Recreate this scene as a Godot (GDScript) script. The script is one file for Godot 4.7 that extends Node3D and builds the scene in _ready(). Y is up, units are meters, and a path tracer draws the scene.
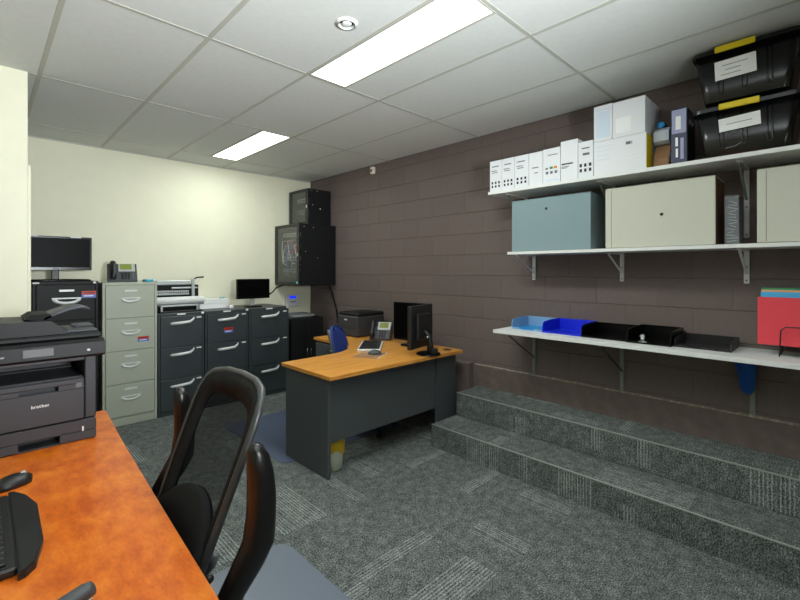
extends Node3D
# An office back room: filing cabinets along a cream wall, a corner desk against a painted
# block wall, shelves above carpeted steps. y is up; d (depth) below means -z.

const WX := 3.335      # face of the block wall
const WD := 5.24       # face of the cream wall
const CEIL := 2.70
var M := {}
var org := Vector3.ZERO
var used := {}
var rng := RandomNumberGenerator.new()
var RUG := []

# ---------------------------------------------------------------- shape helpers
func P(x: float, y: float, d: float) -> Vector3:
	return Vector3(x, y, -d) - org

func mb(smooth := false) -> SurfaceTool:
	var st := SurfaceTool.new()
	st.begin(Mesh.PRIMITIVE_TRIANGLES)
	st.set_smooth_group(0 if smooth else -1)
	return st

func tri(st: SurfaceTool, a: Vector3, b: Vector3, c: Vector3, out: Vector3) -> void:
	if (c - a).cross(b - a).dot(out) < 0.0:
		var t := b
		b = c
		c = t
	st.add_vertex(a)
	st.add_vertex(b)
	st.add_vertex(c)

func quad(st: SurfaceTool, a: Vector3, b: Vector3, c: Vector3, e: Vector3, out: Vector3) -> void:
	tri(st, a, b, c, out)
	tri(st, a, c, e, out)

# chamfered box: centre, size, bevel, turned by basis b
func cbox(st: SurfaceTool, c: Vector3, s: Vector3, bv := 0.002, b := Basis.IDENTITY) -> void:
	var h := s * 0.5
	bv = minf(bv, minf(h.x, minf(h.y, h.z)) * 0.9)
	var k := h - Vector3(bv, bv, bv)
	for ax in 3:
		var u := (ax + 1) % 3
		var v := (ax + 2) % 3
		for sg in [-1.0, 1.0]:
			var q := []
			for uv in [[-1, -1], [1, -1], [1, 1], [-1, 1]]:
				var p := Vector3.ZERO
				p[ax] = sg * h[ax]
				p[u] = uv[0] * k[u]
				p[v] = uv[1] * k[v]
				q.append(c + b * p)
			var n := Vector3.ZERO
			n[ax] = sg
			quad(st, q[0], q[1], q[2], q[3], b * n)
		for su in [-1.0, 1.0]:
			for sv in [-1.0, 1.0]:
				var q := []
				for t in [[-1, 0], [1, 0], [1, 1], [-1, 1]]:
					var p := Vector3.ZERO
					p[ax] = t[0] * k[ax]
					p[u] = su * (h[u] if t[1] == 0 else k[u])
					p[v] = sv * (k[v] if t[1] == 0 else h[v])
					q.append(c + b * p)
				var n := Vector3.ZERO
				n[u] = su
				n[v] = sv
				quad(st, q[0], q[1], q[2], q[3], b * n)
	for sx in [-1.0, 1.0]:
		for sy in [-1.0, 1.0]:
			for sz in [-1.0, 1.0]:
				tri(st, c + b * Vector3(sx * h.x, sy * k.y, sz * k.z), c + b * Vector3(sx * k.x, sy * h.y, sz * k.z), c + b * Vector3(sx * k.x, sy * k.y, sz * h.z), b * Vector3(sx, sy, sz))

# box by its limits in x, y and depth
func bxd(st: SurfaceTool, x0: float, x1: float, y0: float, y1: float, d0: float, d1: float, bv := 0.002) -> void:
	cbox(st, P((x0 + x1) / 2, (y0 + y1) / 2, (d0 + d1) / 2), Vector3(absf(x1 - x0), absf(y1 - y0), absf(d1 - d0)), bv)

func box(x0: float, x1: float, y0: float, y1: float, d0: float, d1: float, bv := 0.002) -> SurfaceTool:
	var st := mb()
	bxd(st, x0, x1, y0, y1, d0, d1, bv)
	return st

# local box (things that are turned): limits in local x, y, z
func lbox(x0: float, x1: float, y0: float, y1: float, z0: float, z1: float, bv := 0.002) -> SurfaceTool:
	var st := mb()
	cbox(st, Vector3((x0 + x1) / 2, (y0 + y1) / 2, (z0 + z1) / 2), Vector3(absf(x1 - x0), absf(y1 - y0), absf(z1 - z0)), bv)
	return st

# rings of points joined into a skin
func loft(st: SurfaceTool, rings: Array, closed := true, caps := true) -> void:
	var mid := Vector3.ZERO
	for i in rings.size() - 1:
		var a: Array = rings[i]
		var b: Array = rings[i + 1]
		var n := a.size()
		var c := Vector3.ZERO
		for p in a: c += p
		for p in b: c += p
		c /= 2.0 * n
		for j in (n if closed else n - 1):
			var k := (j + 1) % n
			var f: Vector3 = (a[j] + a[k] + b[j] + b[k]) * 0.25
			var nn: Vector3 = (b[k] - a[j]).cross(b[j] - a[k])
			if nn.dot(f - c) < 0: nn = -nn
			quad(st, a[j], a[k], b[k], b[j], nn)
	if caps and closed:
		for e in [0, rings.size() - 1]:
			var r: Array = rings[e]
			var o: Array = rings[1 if e == 0 else e - 1]
			var c := Vector3.ZERO
			var c2 := Vector3.ZERO
			for p in r: c += p
			for p in o: c2 += p
			c /= r.size()
			c2 /= r.size()
			for j in r.size():
				tri(st, c, r[j], r[(j + 1) % r.size()], c - c2)

func tube(st: SurfaceTool, pts: Array, rad, sides := 8, closed := false) -> void:
	var rings := []
	var n := pts.size()
	var up := Vector3.UP
	for i in n:
		var t: Vector3
		if closed: t = pts[(i + 1) % n] - pts[(i - 1 + n) % n]
		else: t = pts[mini(i + 1, n - 1)] - pts[maxi(i - 1, 0)]
		t = t.normalized()
		if i == 0 and absf(t.dot(up)) > 0.9: up = Vector3.RIGHT
		var s := t.cross(up).normalized()
		up = s.cross(t).normalized()
		var r: float = rad[i] if rad is Array else rad
		var ring := []
		for j in sides:
			var a := TAU * j / sides
			ring.append(pts[i] + s * cos(a) * r + up * sin(a) * r)
		rings.append(ring)
	if closed: rings.append(rings[0])
	loft(st, rings, true, not closed)

func lathe(st: SurfaceTool, c: Vector3, prof: Array, sides := 24, b := Basis.IDENTITY) -> void:
	var rings := []
	for q in prof:
		var ring := []
		for j in sides:
			var a := TAU * j / sides
			ring.append(c + b * Vector3(cos(a) * q.x, q.y, sin(a) * q.x))
		rings.append(ring)
	loft(st, rings)

# flat outline (x, y) pushed out along local z from z0 to z1, placed by t
func prism(st: SurfaceTool, pts: PackedVector2Array, z0: float, z1: float, t := Transform3D.IDENTITY) -> void:
	var idx := Geometry2D.triangulate_polygon(pts)
	for z in [z0, z1]:
		var n := Vector3(0, 0, -1 if z == minf(z0, z1) else 1)
		for i in range(0, idx.size(), 3):
			tri(st, t * Vector3(pts[idx[i]].x, pts[idx[i]].y, z), t * Vector3(pts[idx[i + 1]].x, pts[idx[i + 1]].y, z), t * Vector3(pts[idx[i + 2]].x, pts[idx[i + 2]].y, z), t.basis * n)
	var cw := Geometry2D.is_polygon_clockwise(pts)
	for i in pts.size():
		var a := pts[i]
		var b := pts[(i + 1) % pts.size()]
		var e := (b - a)
		var n := Vector3(e.y, -e.x, 0) * (-1.0 if cw else 1.0)
		quad(st, t * Vector3(a.x, a.y, z0), t * Vector3(b.x, b.y, z0), t * Vector3(b.x, b.y, z1), t * Vector3(a.x, a.y, z1), t.basis * n)

# flat outline in plan (x, d) between two heights, with a small chamfer at the top
func slab(st: SurfaceTool, pts: PackedVector2Array, y0: float, y1: float, bv := 0.0) -> void:
	var t := Transform3D(Basis(Vector3(1, 0, 0), Vector3(0, 0, -1), Vector3(0, 1, 0)), -org)
	if bv <= 0.0:
		prism(st, pts, y0, y1, t)
		return
	var inn: PackedVector2Array = Geometry2D.offset_polygon(pts, -bv)[0]
	prism(st, pts, y0, y1 - bv, t)
	prism(st, inn, y1 - bv, y1, t)

# flat picture with UVs: corner, right edge, up edge
func card(o: Vector3, r: Vector3, u: Vector3) -> SurfaceTool:
	var st := mb()
	var n := r.cross(u)
	var q := [[o, Vector2(0, 1)], [o + r, Vector2(1, 1)], [o + r + u, Vector2(1, 0)], [o + u, Vector2(0, 0)]]
	for i in [0, 2, 1, 0, 3, 2]:
		st.set_normal(n.normalized())
		st.set_uv(q[i][1])
		st.add_vertex(q[i][0])
	st.set_meta("flat", true)
	return st

# ---------------------------------------------------------------- nodes
func numbered(called: String) -> String:
	if not used.has(called):
		used[called] = 0
		return called
	used[called] += 1
	return "%s_%03d" % [called, used[called]]

func thing(called: String, label: String, category: String, at: Vector3, turn := 0.0, group := "", local := false) -> Node3D:
	var o := Node3D.new()
	o.name = numbered(called)
	add_child(o)
	o.position = at
	o.rotation.y = turn
	o.set_meta("label", label)
	o.set_meta("category", category)
	if group: o.set_meta("group", group)
	org = Vector3.ZERO if (turn != 0.0 or local) else at
	return o

func part(called: String, st: SurfaceTool, m: Material, parent: Node3D, label := "") -> MeshInstance3D:
	var o := MeshInstance3D.new()
	if not st.has_meta("flat"): st.generate_normals()
	o.mesh = st.commit()
	o.material_override = m
	o.name = called
	parent.add_child(o, true)
	if label: o.set_meta("label", label)
	return o

func struct(called: String, label: String, st: SurfaceTool = null, m: Material = null) -> Node3D:
	var o: Node3D
	org = Vector3.ZERO
	if st:
		st.generate_normals()
		var k := MeshInstance3D.new()
		k.mesh = st.commit()
		k.material_override = m
		o = k
	else:
		o = Node3D.new()
	o.name = called
	add_child(o)
	o.set_meta("kind", "structure")
	o.set_meta("label", label)
	return o

func text(s: String, size: float, m: Material, parent: Node3D, at: Vector3, b := Basis.IDENTITY, called := "lettering", bold := false) -> void:
	var t := TextMesh.new()
	var f := SystemFont.new()
	f.font_names = ["Droid Sans"]
	if bold: f.font_weight = 700
	t.font = f
	t.text = s
	t.font_size = 32
	t.pixel_size = size / 32.0
	t.depth = 0.0006
	t.curve_step = 2.0
	var o := MeshInstance3D.new()
	o.mesh = t
	o.material_override = m
	o.name = called
	o.transform = Transform3D(b, at)
	parent.add_child(o, true)

# ---------------------------------------------------------------- materials
func mat(called: String, c: Color, rough := 0.6, metal := 0.0, spec := 0.5) -> StandardMaterial3D:
	var m := StandardMaterial3D.new()
	m.albedo_color = c
	m.roughness = rough
	m.metallic = metal
	m.metallic_specular = spec
	m.resource_name = called
	M[called] = m
	return m

func picture(w: int, h: int, f: Callable) -> ImageTexture:
	var im := Image.create(w, h, false, Image.FORMAT_RGB8)
	f.call(im)
	return ImageTexture.create_from_image(im)

func noise(freq: float, sd := 1, oct := 4) -> FastNoiseLite:
	var n := FastNoiseLite.new()
	n.noise_type = FastNoiseLite.TYPE_SIMPLEX_SMOOTH
	n.seed = sd
	n.frequency = freq
	n.fractal_octaves = oct
	return n

func bump_tex(freq: float, sd: int, size := 256) -> NoiseTexture2D:
	var t := NoiseTexture2D.new()
	t.noise = noise(freq, sd)
	t.width = size
	t.height = size
	t.seamless = true
	return t

# paint or plastic with a fine grain in tone and relief
func grained(m: StandardMaterial3D, lo: Color, hi: Color, freq: float, scale: float, relief := 0.0, sd := 3) -> void:
	var t := bump_tex(freq, sd)
	var g := Gradient.new()
	g.set_color(0, lo)
	g.set_color(1, hi)
	t.color_ramp = g
	m.albedo_color = Color.WHITE
	m.albedo_texture = t
	m.uv1_triplanar = true
	m.uv1_world_triplanar = true
	m.uv1_scale = Vector3(scale, scale, scale)
	if relief > 0.0:
		m.heightmap_enabled = true
		m.heightmap_texture = bump_tex(freq * 1.5, sd + 7)
		m.heightmap_scale = relief

func wood_tex(lo: Color, mid: Color, hi: Color, sx: float, sy: float, blotch: float, sd: int) -> ImageTexture:
	var a := noise(0.02, sd, 5)
	var b := noise(0.006, sd + 5, 3)
	var c := noise(0.09, sd + 9, 3)
	return picture(512, 512, func(im: Image):
		for y in 512:
			for x in 512:
				var v := 0.5 + 0.55 * a.get_noise_2d(x * sx, y * sy) + blotch * b.get_noise_2d(x, y * 1.3) + 0.22 * c.get_noise_2d(x * sx, y * sy)
				v = clampf(v, 0.0, 1.0)
				im.set_pixel(x, y, lo.lerp(mid, v * 2.0) if v < 0.5 else mid.lerp(hi, v * 2.0 - 1.0)))

func carpet_tex(sd: int, stripes: int) -> ImageTexture:
	var a := noise(0.035, sd, 4)
	var b := noise(0.012, sd + 3, 2)
	var f := noise(0.11, sd + 11, 3)
	var r := RandomNumberGenerator.new()
	r.seed = sd
	var jit := []
	for i in 512: jit.append(r.randf() * 0.5 + 0.5)
	return picture(512, 512, func(im: Image):
		for y in 512:
			for x in 512:
				var v := 0.36 + 0.16 * a.get_noise_2d(x * 0.6, y * 2.0) + 0.14 * b.get_noise_2d(x, y) + 0.55 * f.get_noise_2d(x * 0.7, y)
				v += (r.randf() - 0.5) * 0.20
				var inside: bool = (stripes == 1 and y > 40 and y < 150 and x > 60) or (stripes == 2 and (y > 300 or y < 90)) or (stripes == 3 and y > 180 and y < 330 and x < 330)
				if inside and (y % 18) < 7 and jit[y / 18] > 0.55:
					v += 0.40 * jit[(y / 18) * 3 % 512]
				elif b.get_noise_2d(x * 0.7 + 900, (y / 12) * 31.0) > 0.22 and (y % 12) < 3:
					v += 0.14
				v = clampf(v, 0.0, 1.0)
				im.set_pixel(x, y, Color(0.205, 0.217, 0.214).lerp(Color(0.690, 0.716, 0.702), v)))

func make_materials() -> void:
	var m: StandardMaterial3D
	m = mat("cream_paint", Color.WHITE, 0.55, 0.0, 0.35)
	grained(m, Color(0.880, 0.872, 0.778), Color(0.895, 0.887, 0.793), 0.02, 0.9, 0.02, 4)
	for i in 3:
		m = mat("block_paint%d" % i, Color.WHITE, 0.62, 0.0, 0.4)
		var k: float = [1.0, 0.985, 1.015][i]
		grained(m, Color(0.422 * k, 0.374 * k, 0.358 * k), Color(0.445 * k, 0.396 * k, 0.380 * k), 0.03, 3.0, 0.04, 21 + i * 3)
	m = mat("mortar_paint", Color(0.40, 0.352, 0.325), 0.75)
	m = mat("render_paint", Color.WHITE, 0.6)
	grained(m, Color(0.40, 0.352, 0.33), Color(0.475, 0.42, 0.39), 0.018, 2.0, 0.25, 33)
	m = mat("worn_edge", Color.WHITE, 0.7)
	grained(m, Color(0.44, 0.39, 0.36), Color(0.80, 0.76, 0.70), 0.05, 2.4, 0.1, 37)
	m = mat("ceiling_board", Color.WHITE, 0.8, 0.0, 0.3)
	grained(m, Color(0.83, 0.84, 0.825), Color(0.85, 0.86, 0.845), 0.05, 1.5, 0.02, 41)
	mat("tee_white", Color(0.715, 0.715, 0.675), 0.5)
	mat("nosing_metal", Color(0.60, 0.61, 0.58), 0.4, 0.3)
	mat("seal_grey", Color(0.45, 0.45, 0.42), 0.7)
	for i in 4:
		m = mat("carpet%d" % i, Color.WHITE, 0.95, 0.0, 0.2)
		m.albedo_texture = carpet_tex(50 + i * 7, i)
		m.heightmap_enabled = true
		m.heightmap_texture = m.albedo_texture
		m.heightmap_scale = 0.18
		RUG.append(m)
	m = mat("carpet_base", Color.WHITE, 0.95, 0.0, 0.2)
	m.albedo_texture = M.carpet0.albedo_texture
	m.uv1_triplanar = true
	m.uv1_world_triplanar = true
	m.uv1_scale = Vector3(2, 2, 2)
	m = mat("beech_top", Color.WHITE, 0.36, 0.0, 0.45)
	m.albedo_texture = wood_tex(Color(0.755, 0.485, 0.195), Color(0.845, 0.585, 0.265), Color(0.90, 0.66, 0.335), 0.18, 2.4, 0.12, 5)
	m.uv1_triplanar = true
	m.uv1_world_triplanar = true
	m.uv1_scale = Vector3(1.2, 1.2, 1.2)
	m = mat("chair_rim", Color(0.24, 0.25, 0.25), 0.35)
	mat("beech_edge", Color(0.80, 0.52, 0.20), 0.4)
	m = mat("cherry_top", Color.WHITE, 0.30, 0.0, 0.5)
	m.albedo_texture = wood_tex(Color(0.73, 0.315, 0.06), Color(0.83, 0.41, 0.095), Color(0.89, 0.50, 0.145), 1.5, 0.7, 0.45, 9)
	m.uv1_triplanar = true
	m.uv1_world_triplanar = true
	m.uv1_scale = Vector3(1.3, 1.3, 1.3)
	m = mat("cherry_edge", Color(0.74, 0.36, 0.10), 0.4)
	m = mat("charcoal_board", Color.WHITE, 0.55, 0.0, 0.4)
	grained(m, Color(0.295, 0.312, 0.322), Color(0.315, 0.332, 0.342), 0.1, 4.0, 0.01, 51)
	mat("cabinet_dark", Color(0.215, 0.245, 0.255), 0.42, 0.0, 0.5)
	mat("cabinet_black", Color(0.075, 0.082, 0.086), 0.5, 0.0, 0.35)
	mat("cabinet_sage", Color(0.675, 0.692, 0.635), 0.45, 0.0, 0.45)
	mat("chrome", Color(0.82, 0.83, 0.83), 0.22, 1.0)
	mat("pull_plate", Color(0.83, 0.84, 0.83), 0.35, 0.1)
	mat("card_white", Color(0.90, 0.905, 0.90), 0.6)
	mat("black_gloss", Color(0.040, 0.042, 0.044), 0.22, 0.0, 0.32)
	mat("black_satin", Color(0.105, 0.108, 0.112), 0.42, 0.0, 0.5)
	mat("black_matte", Color(0.085, 0.088, 0.090), 0.75, 0.0, 0.35)
	mat("screen_off", Color(0.025, 0.027, 0.028), 0.35, 0.0, 0.15)
	mat("dark_grey_plastic", Color(0.275, 0.283, 0.300), 0.5)
	mat("mid_grey_plastic", Color(0.40, 0.41, 0.425), 0.5)
	mat("printer_grey", Color(0.225, 0.227, 0.245), 0.48)
	mat("printer_dark", Color(0.095, 0.097, 0.103), 0.5, 0.0, 0.4)
	mat("silver_plastic", Color(0.72, 0.74, 0.74), 0.35, 0.2)
	mat("lcd_olive", Color(0.52, 0.56, 0.25), 0.25)
	mat("white_plastic", Color(0.86, 0.87, 0.86), 0.4)
	mat("shelf_white", Color(0.90, 0.905, 0.895), 0.38)
	mat("chipboard", Color(0.72, 0.55, 0.36), 0.8)
	mat("bracket_white", Color(0.86, 0.865, 0.85), 0.4)
	mat("bracket_sage", Color(0.52, 0.55, 0.50), 0.45, 0.2)
	mat("bracket_dark", Color(0.20, 0.21, 0.20), 0.5, 0.3)
	mat("carton_white", Color(0.90, 0.91, 0.925), 0.45)
	mat("carton_side", Color(0.70, 0.73, 0.76), 0.5)
	mat("carton_brown", Color(0.56, 0.42, 0.30), 0.8)
	mat("yellow", Color(0.90, 0.80, 0.06), 0.45)
	mat("archive_blue", Color(0.515, 0.605, 0.625), 0.6)
	mat("archive_beige", Color(0.80, 0.80, 0.745), 0.65)
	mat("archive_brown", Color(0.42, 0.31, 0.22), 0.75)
	mat("bin_black", Color(0.052, 0.056, 0.062), 0.20, 0.0, 0.5)
	mat("tray_pale", Color(0.50, 0.65, 0.80), 0.35)
	mat("tray_sky", Color(0.18, 0.60, 0.88), 0.4)
	mat("tray_blue", Color(0.10, 0.18, 0.84), 0.3)
	mat("folder_red", Color(0.90, 0.27, 0.32), 0.6)
	mat("folder_blue", Color(0.30, 0.70, 0.90), 0.6)
	mat("folder_orange", Color(0.92, 0.66, 0.42), 0.6)
	mat("folder_purple", Color(0.62, 0.50, 0.74), 0.6)
	mat("folder_green", Color(0.22, 0.62, 0.40), 0.6)
	mat("cloth_blue", Color(0.08, 0.31, 0.62), 0.8)
	mat("chair_blue", Color(0.10, 0.20, 0.48), 0.7)
	mat("sticker_red", Color(0.80, 0.16, 0.10), 0.4)
	mat("sticker_blue", Color(0.28, 0.42, 0.76), 0.4)
	mat("teal", Color(0.20, 0.66, 0.78), 0.35)
	mat("teal_dark", Color(0.05, 0.35, 0.45), 0.4)
	mat("print_grey", Color(0.42, 0.43, 0.46), 0.7)
	mat("print_dark", Color(0.16, 0.17, 0.19), 0.7)
	mat("print_green", Color(0.22, 0.60, 0.36), 0.7)
	mat("print_orange", Color(0.90, 0.55, 0.22), 0.7)
	mat("print_blue", Color(0.35, 0.55, 0.85), 0.7)
	mat("print_pale_blue", Color(0.83, 0.885, 0.945), 0.6)
	mat("print_paper", Color(0.955, 0.96, 0.96), 0.5)
	mat("carton_navy", Color(0.20, 0.22, 0.34), 0.4)
	mat("carton_lilac", Color(0.62, 0.64, 0.78), 0.4)
	mat("cable_red", Color(0.75, 0.12, 0.08), 0.5)
	mat("cable_blue", Color(0.15, 0.38, 0.75), 0.5)
	mat("cable_white", Color(0.85, 0.85, 0.83), 0.5)
	mat("bag_white", Color(0.82, 0.82, 0.76), 0.4)
	mat("bin_liner_yellow", Color(0.80, 0.66, 0.10), 0.5)
	mat("leather_black", Color(0.075, 0.073, 0.072), 0.30, 0.0, 0.5)
	m = mat("mesh_cloth", Color(0.055, 0.058, 0.060, 0.70), 0.8, 0.0, 0.2)
	m.transparency = BaseMaterial3D.TRANSPARENCY_ALPHA
	m = mat("rack_glass", Color(0.30, 0.33, 0.31, 0.18), 0.05, 0.0, 0.6)
	m.transparency = BaseMaterial3D.TRANSPARENCY_ALPHA
	m = mat("mat_clear", Color(0.56, 0.60, 0.66, 0.50), 0.30, 0.0, 0.5)
	m.transparency = BaseMaterial3D.TRANSPARENCY_ALPHA
	m = mat("mat_blue", Color(0.36, 0.40, 0.49, 0.75), 0.40, 0.0, 0.4)
	m.transparency = BaseMaterial3D.TRANSPARENCY_ALPHA
	m = mat("pack_clear", Color(0.85, 0.88, 0.90, 0.14), 0.3)
	m.transparency = BaseMaterial3D.TRANSPARENCY_ALPHA
	m = mat("light_panel", Color(0.95, 0.97, 0.95), 0.5)
	m.emission_enabled = true
	m.emission = Color(0.97, 1.0, 0.96)
	m.emission_energy_multiplier = 3.0
	m = mat("display_blue", Color(0.10, 0.16, 0.8), 0.4)
	m.emission_enabled = true
	m.emission = Color(0.10, 0.20, 1.0)
	m.emission_energy_multiplier = 0.9
	m = mat("led_cyan", Color(0.3, 0.9, 0.9), 0.4)
	m.emission_enabled = true
	m.emission = Color(0.35, 0.95, 1.0)
	m.emission_energy_multiplier = 0.6

# a piece of carpet lying in the local xy plane, pile towards +z
func rug(w: float, h: float, uv0 := Vector2.ZERO) -> ArrayMesh:
	var st := mb()
	var b := 0.0025
	var th := 0.006
	var q := [[-w / 2, -h / 2], [w / 2, -h / 2], [w / 2, h / 2], [-w / 2, h / 2]]
	var put := func(p: Vector3):
		st.set_uv(uv0 + Vector2(p.x + w / 2, h / 2 - p.y) / 0.5)
		st.add_vertex(p)
	var top := []
	var bot := []
	for k in q:
		top.append(Vector3(k[0] - signf(k[0]) * b, k[1] - signf(k[1]) * b, th))
		bot.append(Vector3(k[0], k[1], th - b))
	for i in [0, 2, 1, 0, 3, 2]: put.call(top[i])
	for i in 4:
		var j := (i + 1) % 4
		for p in [top[i], bot[j], bot[i], top[i], top[j], bot[j]]: put.call(p)
		var lo_i: Vector3 = Vector3(bot[i].x, bot[i].y, 0)
		var lo_j: Vector3 = Vector3(bot[j].x, bot[j].y, 0)
		for p in [bot[i], lo_j, lo_i, bot[i], bot[j], lo_j]: put.call(p)
	st.generate_normals()
	return st.commit()

func piece(called: String, mesh: Mesh, m: Material, parent: Node3D, t: Transform3D) -> void:
	var o := MeshInstance3D.new()
	o.mesh = mesh
	o.material_override = m
	o.name = called
	o.transform = t
	parent.add_child(o, true)

# end view of a wall block, long edges eased
func block_side(hh: float) -> PackedVector2Array:
	return PackedVector2Array([Vector2(0.04, -hh), Vector2(0.0035, -hh), Vector2(0.0, -hh + 0.0035), Vector2(0.0, hh - 0.0035), Vector2(0.0035, hh), Vector2(0.04, hh)])

func build_shell() -> void:
	org = Vector3.ZERO
	# floor: slab and carpet tiles
	var fl := struct("floor", "dark grey mottled carpet tiles", box(-2.3, WX + 0.2, -0.15, -0.006, -2.6, WD + 0.2, 0.0), M.carpet_base)
	var tile := rug(0.5, 0.5)
	rng.seed = 7
	var flat := Basis(Vector3.RIGHT, -PI / 2)
	for i in range(-1, 7):
		for j in range(0, 11):
			var x := 0.02 + i * 0.5
			var d := -0.12 + j * 0.5
			if x > 2.95 and d < 2.2: continue
			var mm: Material = RUG[[0, 0, 1, 0, 3, 0, 2][rng.randi() % 7]]
			piece("carpet_tile", tile, mm, fl, Transform3D(Basis(Vector3.UP, (PI / 2) * (rng.randi() % 4)) * flat, P(x, -0.006, d)))
	# ceiling: boards between tee bars
	var ce := struct("ceiling", "white suspended ceiling of boards and thin bars", box(-2.3, WX + 0.2, CEIL + 0.012, CEIL + 0.12, -2.6, WD + 0.2, 0.0), M.seal_grey)
	var xs := []
	for k in range(-4, 6): xs.append(0.269 + 0.609 * k)
	var ds := []
	for k in range(-3, 4): ds.append(1.155 + 1.218 * k)
	var gx := [-2.2] + xs.filter(func(v): return v > -2.15 and v < 3.25) + [WX]
	var gd := [-2.5] + ds.filter(func(v): return v > -2.45) + [WD]
	for i in gx.size() - 1:
		for j in gd.size() - 1:
			var x0: float = gx[i] + 0.004
			var x1: float = gx[i + 1] - 0.004
			var lit := 0
			if absf(gx[i] - 1.487) < 0.01:
				if absf(gd[j] - 1.155) < 0.01: lit = 1
				elif absf(gd[j] - 3.591) < 0.01: lit = 2
			if lit == 1: x0 = gx[i] + 0.302
			elif lit == 2: x1 = gx[i] + 0.302
			part("ceiling_board", box(x0, x1, CEIL, CEIL + 0.012, gd[j] + 0.004, gd[j + 1] - 0.004, 0.002), M.ceiling_board, ce)
	for v in gx.slice(1, gx.size() - 1):
		part("tee_bar", box(v - 0.012, v + 0.012, CEIL - 0.003, CEIL + 0.01, -2.5, WD, 0.001), M.tee_white, ce)
	for v in gd.slice(1, gd.size() - 1):
		part("cross_bar", box(-2.2, WX, CEIL - 0.0025, CEIL + 0.01, v - 0.011, v + 0.011, 0.001), M.tee_white, ce)
	part("edge_angle", box(-2.2, WX, CEIL - 0.012, CEIL, WD - 0.010, WD + 0.01, 0.001), M.tee_white, ce)
	# block wall: each block a piece, joints raked back
	var wr := struct("wall_right", "brown painted concrete block wall", box(WX + 0.004, WX + 0.2, -0.1, CEIL + 0.1, -2.6, WD + 0.2, 0.0), M.mortar_paint)
	var bst := mb()
	prism(bst, block_side(0.0983), -0.2053, 0.2053)
	bst.generate_normals()
	var bm := bst.commit()
	for r in 14:
		var y := 0.2 * r + 0.1
		var off := 0.0 if r % 2 == 0 else 0.206
		for k in range(-1, 14):
			var d0 := 0.055 + off + 0.4122 * k
			if d0 < -0.7: continue
			var d1 := minf(d0 + 0.4122, WD)
			if d1 - d0 < 0.05: continue
			var mm: Material = M["block_paint%d" % (rng.randi() % 3)]
			var jut := rng.randf_range(-0.0006, 0.0006)
			if r == 13 or d1 - d0 < 0.41:
				var y1 := minf(y + 0.0983, CEIL)
				var hh := (y1 - y + 0.0983) / 2
				var cut := mb()
				prism(cut, block_side(hh), -(d1 - d0) / 2 + 0.0008, (d1 - d0) / 2 - 0.0008, Transform3D(Basis.IDENTITY, P(WX + jut, y - 0.0983 + hh, (d0 + d1) / 2)))
				part("block", cut, mm, wr)
			else:
				piece("block", bm, mm, wr, Transform3D(Basis.IDENTITY, P(WX + jut, y, (d0 + d1) / 2)))
	part("rendered_base", box(WX - 0.016, WX + 0.01, 0.0, 0.572, -2.5, 2.40, 0.004), M.render_paint, wr)
	# the uneven, scraped top edge of the rendered base
	var ed := mb()
	for k in 24:
		var da := 2.40 - k * 0.115
		var up := rng.randf_range(0.0, 0.005)
		bxd(ed, WX - 0.018, WX + 0.004, 0.566, 0.575 + up, da - 0.118, da, 0.003)
	part("scraped_edge", ed, M.worn_edge, wr)
	part("pier", box(WX - 0.07, WX + 0.01, 0.0, 0.585, 2.43, 2.60, 0.006), M.render_paint, wr)
	# other walls
	struct("wall_back", "smooth cream painted wall", box(-2.3, WX + 0.2, -0.1, CEIL + 0.1, WD, WD + 0.15, 0.0), M.cream_paint)
	struct("wall_partition", "cream painted end of a partition wall", box(-2.3, 0.212, -0.1, CEIL + 0.05, 3.575, 3.70, 0.004), M.cream_paint)
	struct("trim_1", "cream painted door jamb on the partition end", box(0.212, 0.227, -0.006, 2.115, 3.58, 3.69, 0.002), M.cream_paint)
	struct("wall_left", "cream painted side wall", box(-2.35, -2.2, -0.1, CEIL + 0.1, -2.6, WD + 0.2, 0.0), M.cream_paint)
	struct("wall_front", "cream painted wall behind the camera", box(-2.3, WX + 0.2, -0.1, CEIL + 0.1, -2.65, -2.5, 0.0), M.cream_paint)

func troffer(x0: float, d0: float, label: String, energy: float) -> void:
	var w := 0.290
	var l := 1.200
	var t := thing("ceiling_light", label, "ceiling light", Vector3(x0 + w / 2, CEIL, -(d0 + l / 2)), 0.0, "recessed ceiling lights")
	var f := mb()
	bxd(f, x0 - 0.006, x0 + 0.012, CEIL - 0.004, CEIL + 0.011, d0, d0 + l, 0.001)
	bxd(f, x0 + w - 0.012, x0 + w + 0.006, CEIL - 0.004, CEIL + 0.011, d0, d0 + l, 0.001)
	bxd(f, x0 + 0.012, x0 + w - 0.012, CEIL - 0.004, CEIL + 0.011, d0, d0 + 0.012, 0.001)
	bxd(f, x0 + 0.012, x0 + w - 0.012, CEIL - 0.004, CEIL + 0.011, d0 + l - 0.012, d0 + l, 0.001)
	part("frame", f, M.tee_white, t)
	part("diffuser", box(x0 + 0.010, x0 + w - 0.010, CEIL - 0.001, CEIL + 0.010, d0 + 0.010, d0 + l - 0.010, 0.0005), M.light_panel, t)
	var a := AreaLight3D.new()
	a.name = "panel_light"
	a.area_size = Vector2(w - 0.02, l - 0.02)
	a.area_normalize_energy = true
	a.light_energy = energy
	a.light_color = Color(0.97, 1.0, 0.985)
	a.shadow_enabled = true
	a.rotation = Vector3(-PI / 2, 0, 0)
	a.position = Vector3(0, -0.006, 0)
	t.add_child(a)

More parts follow.
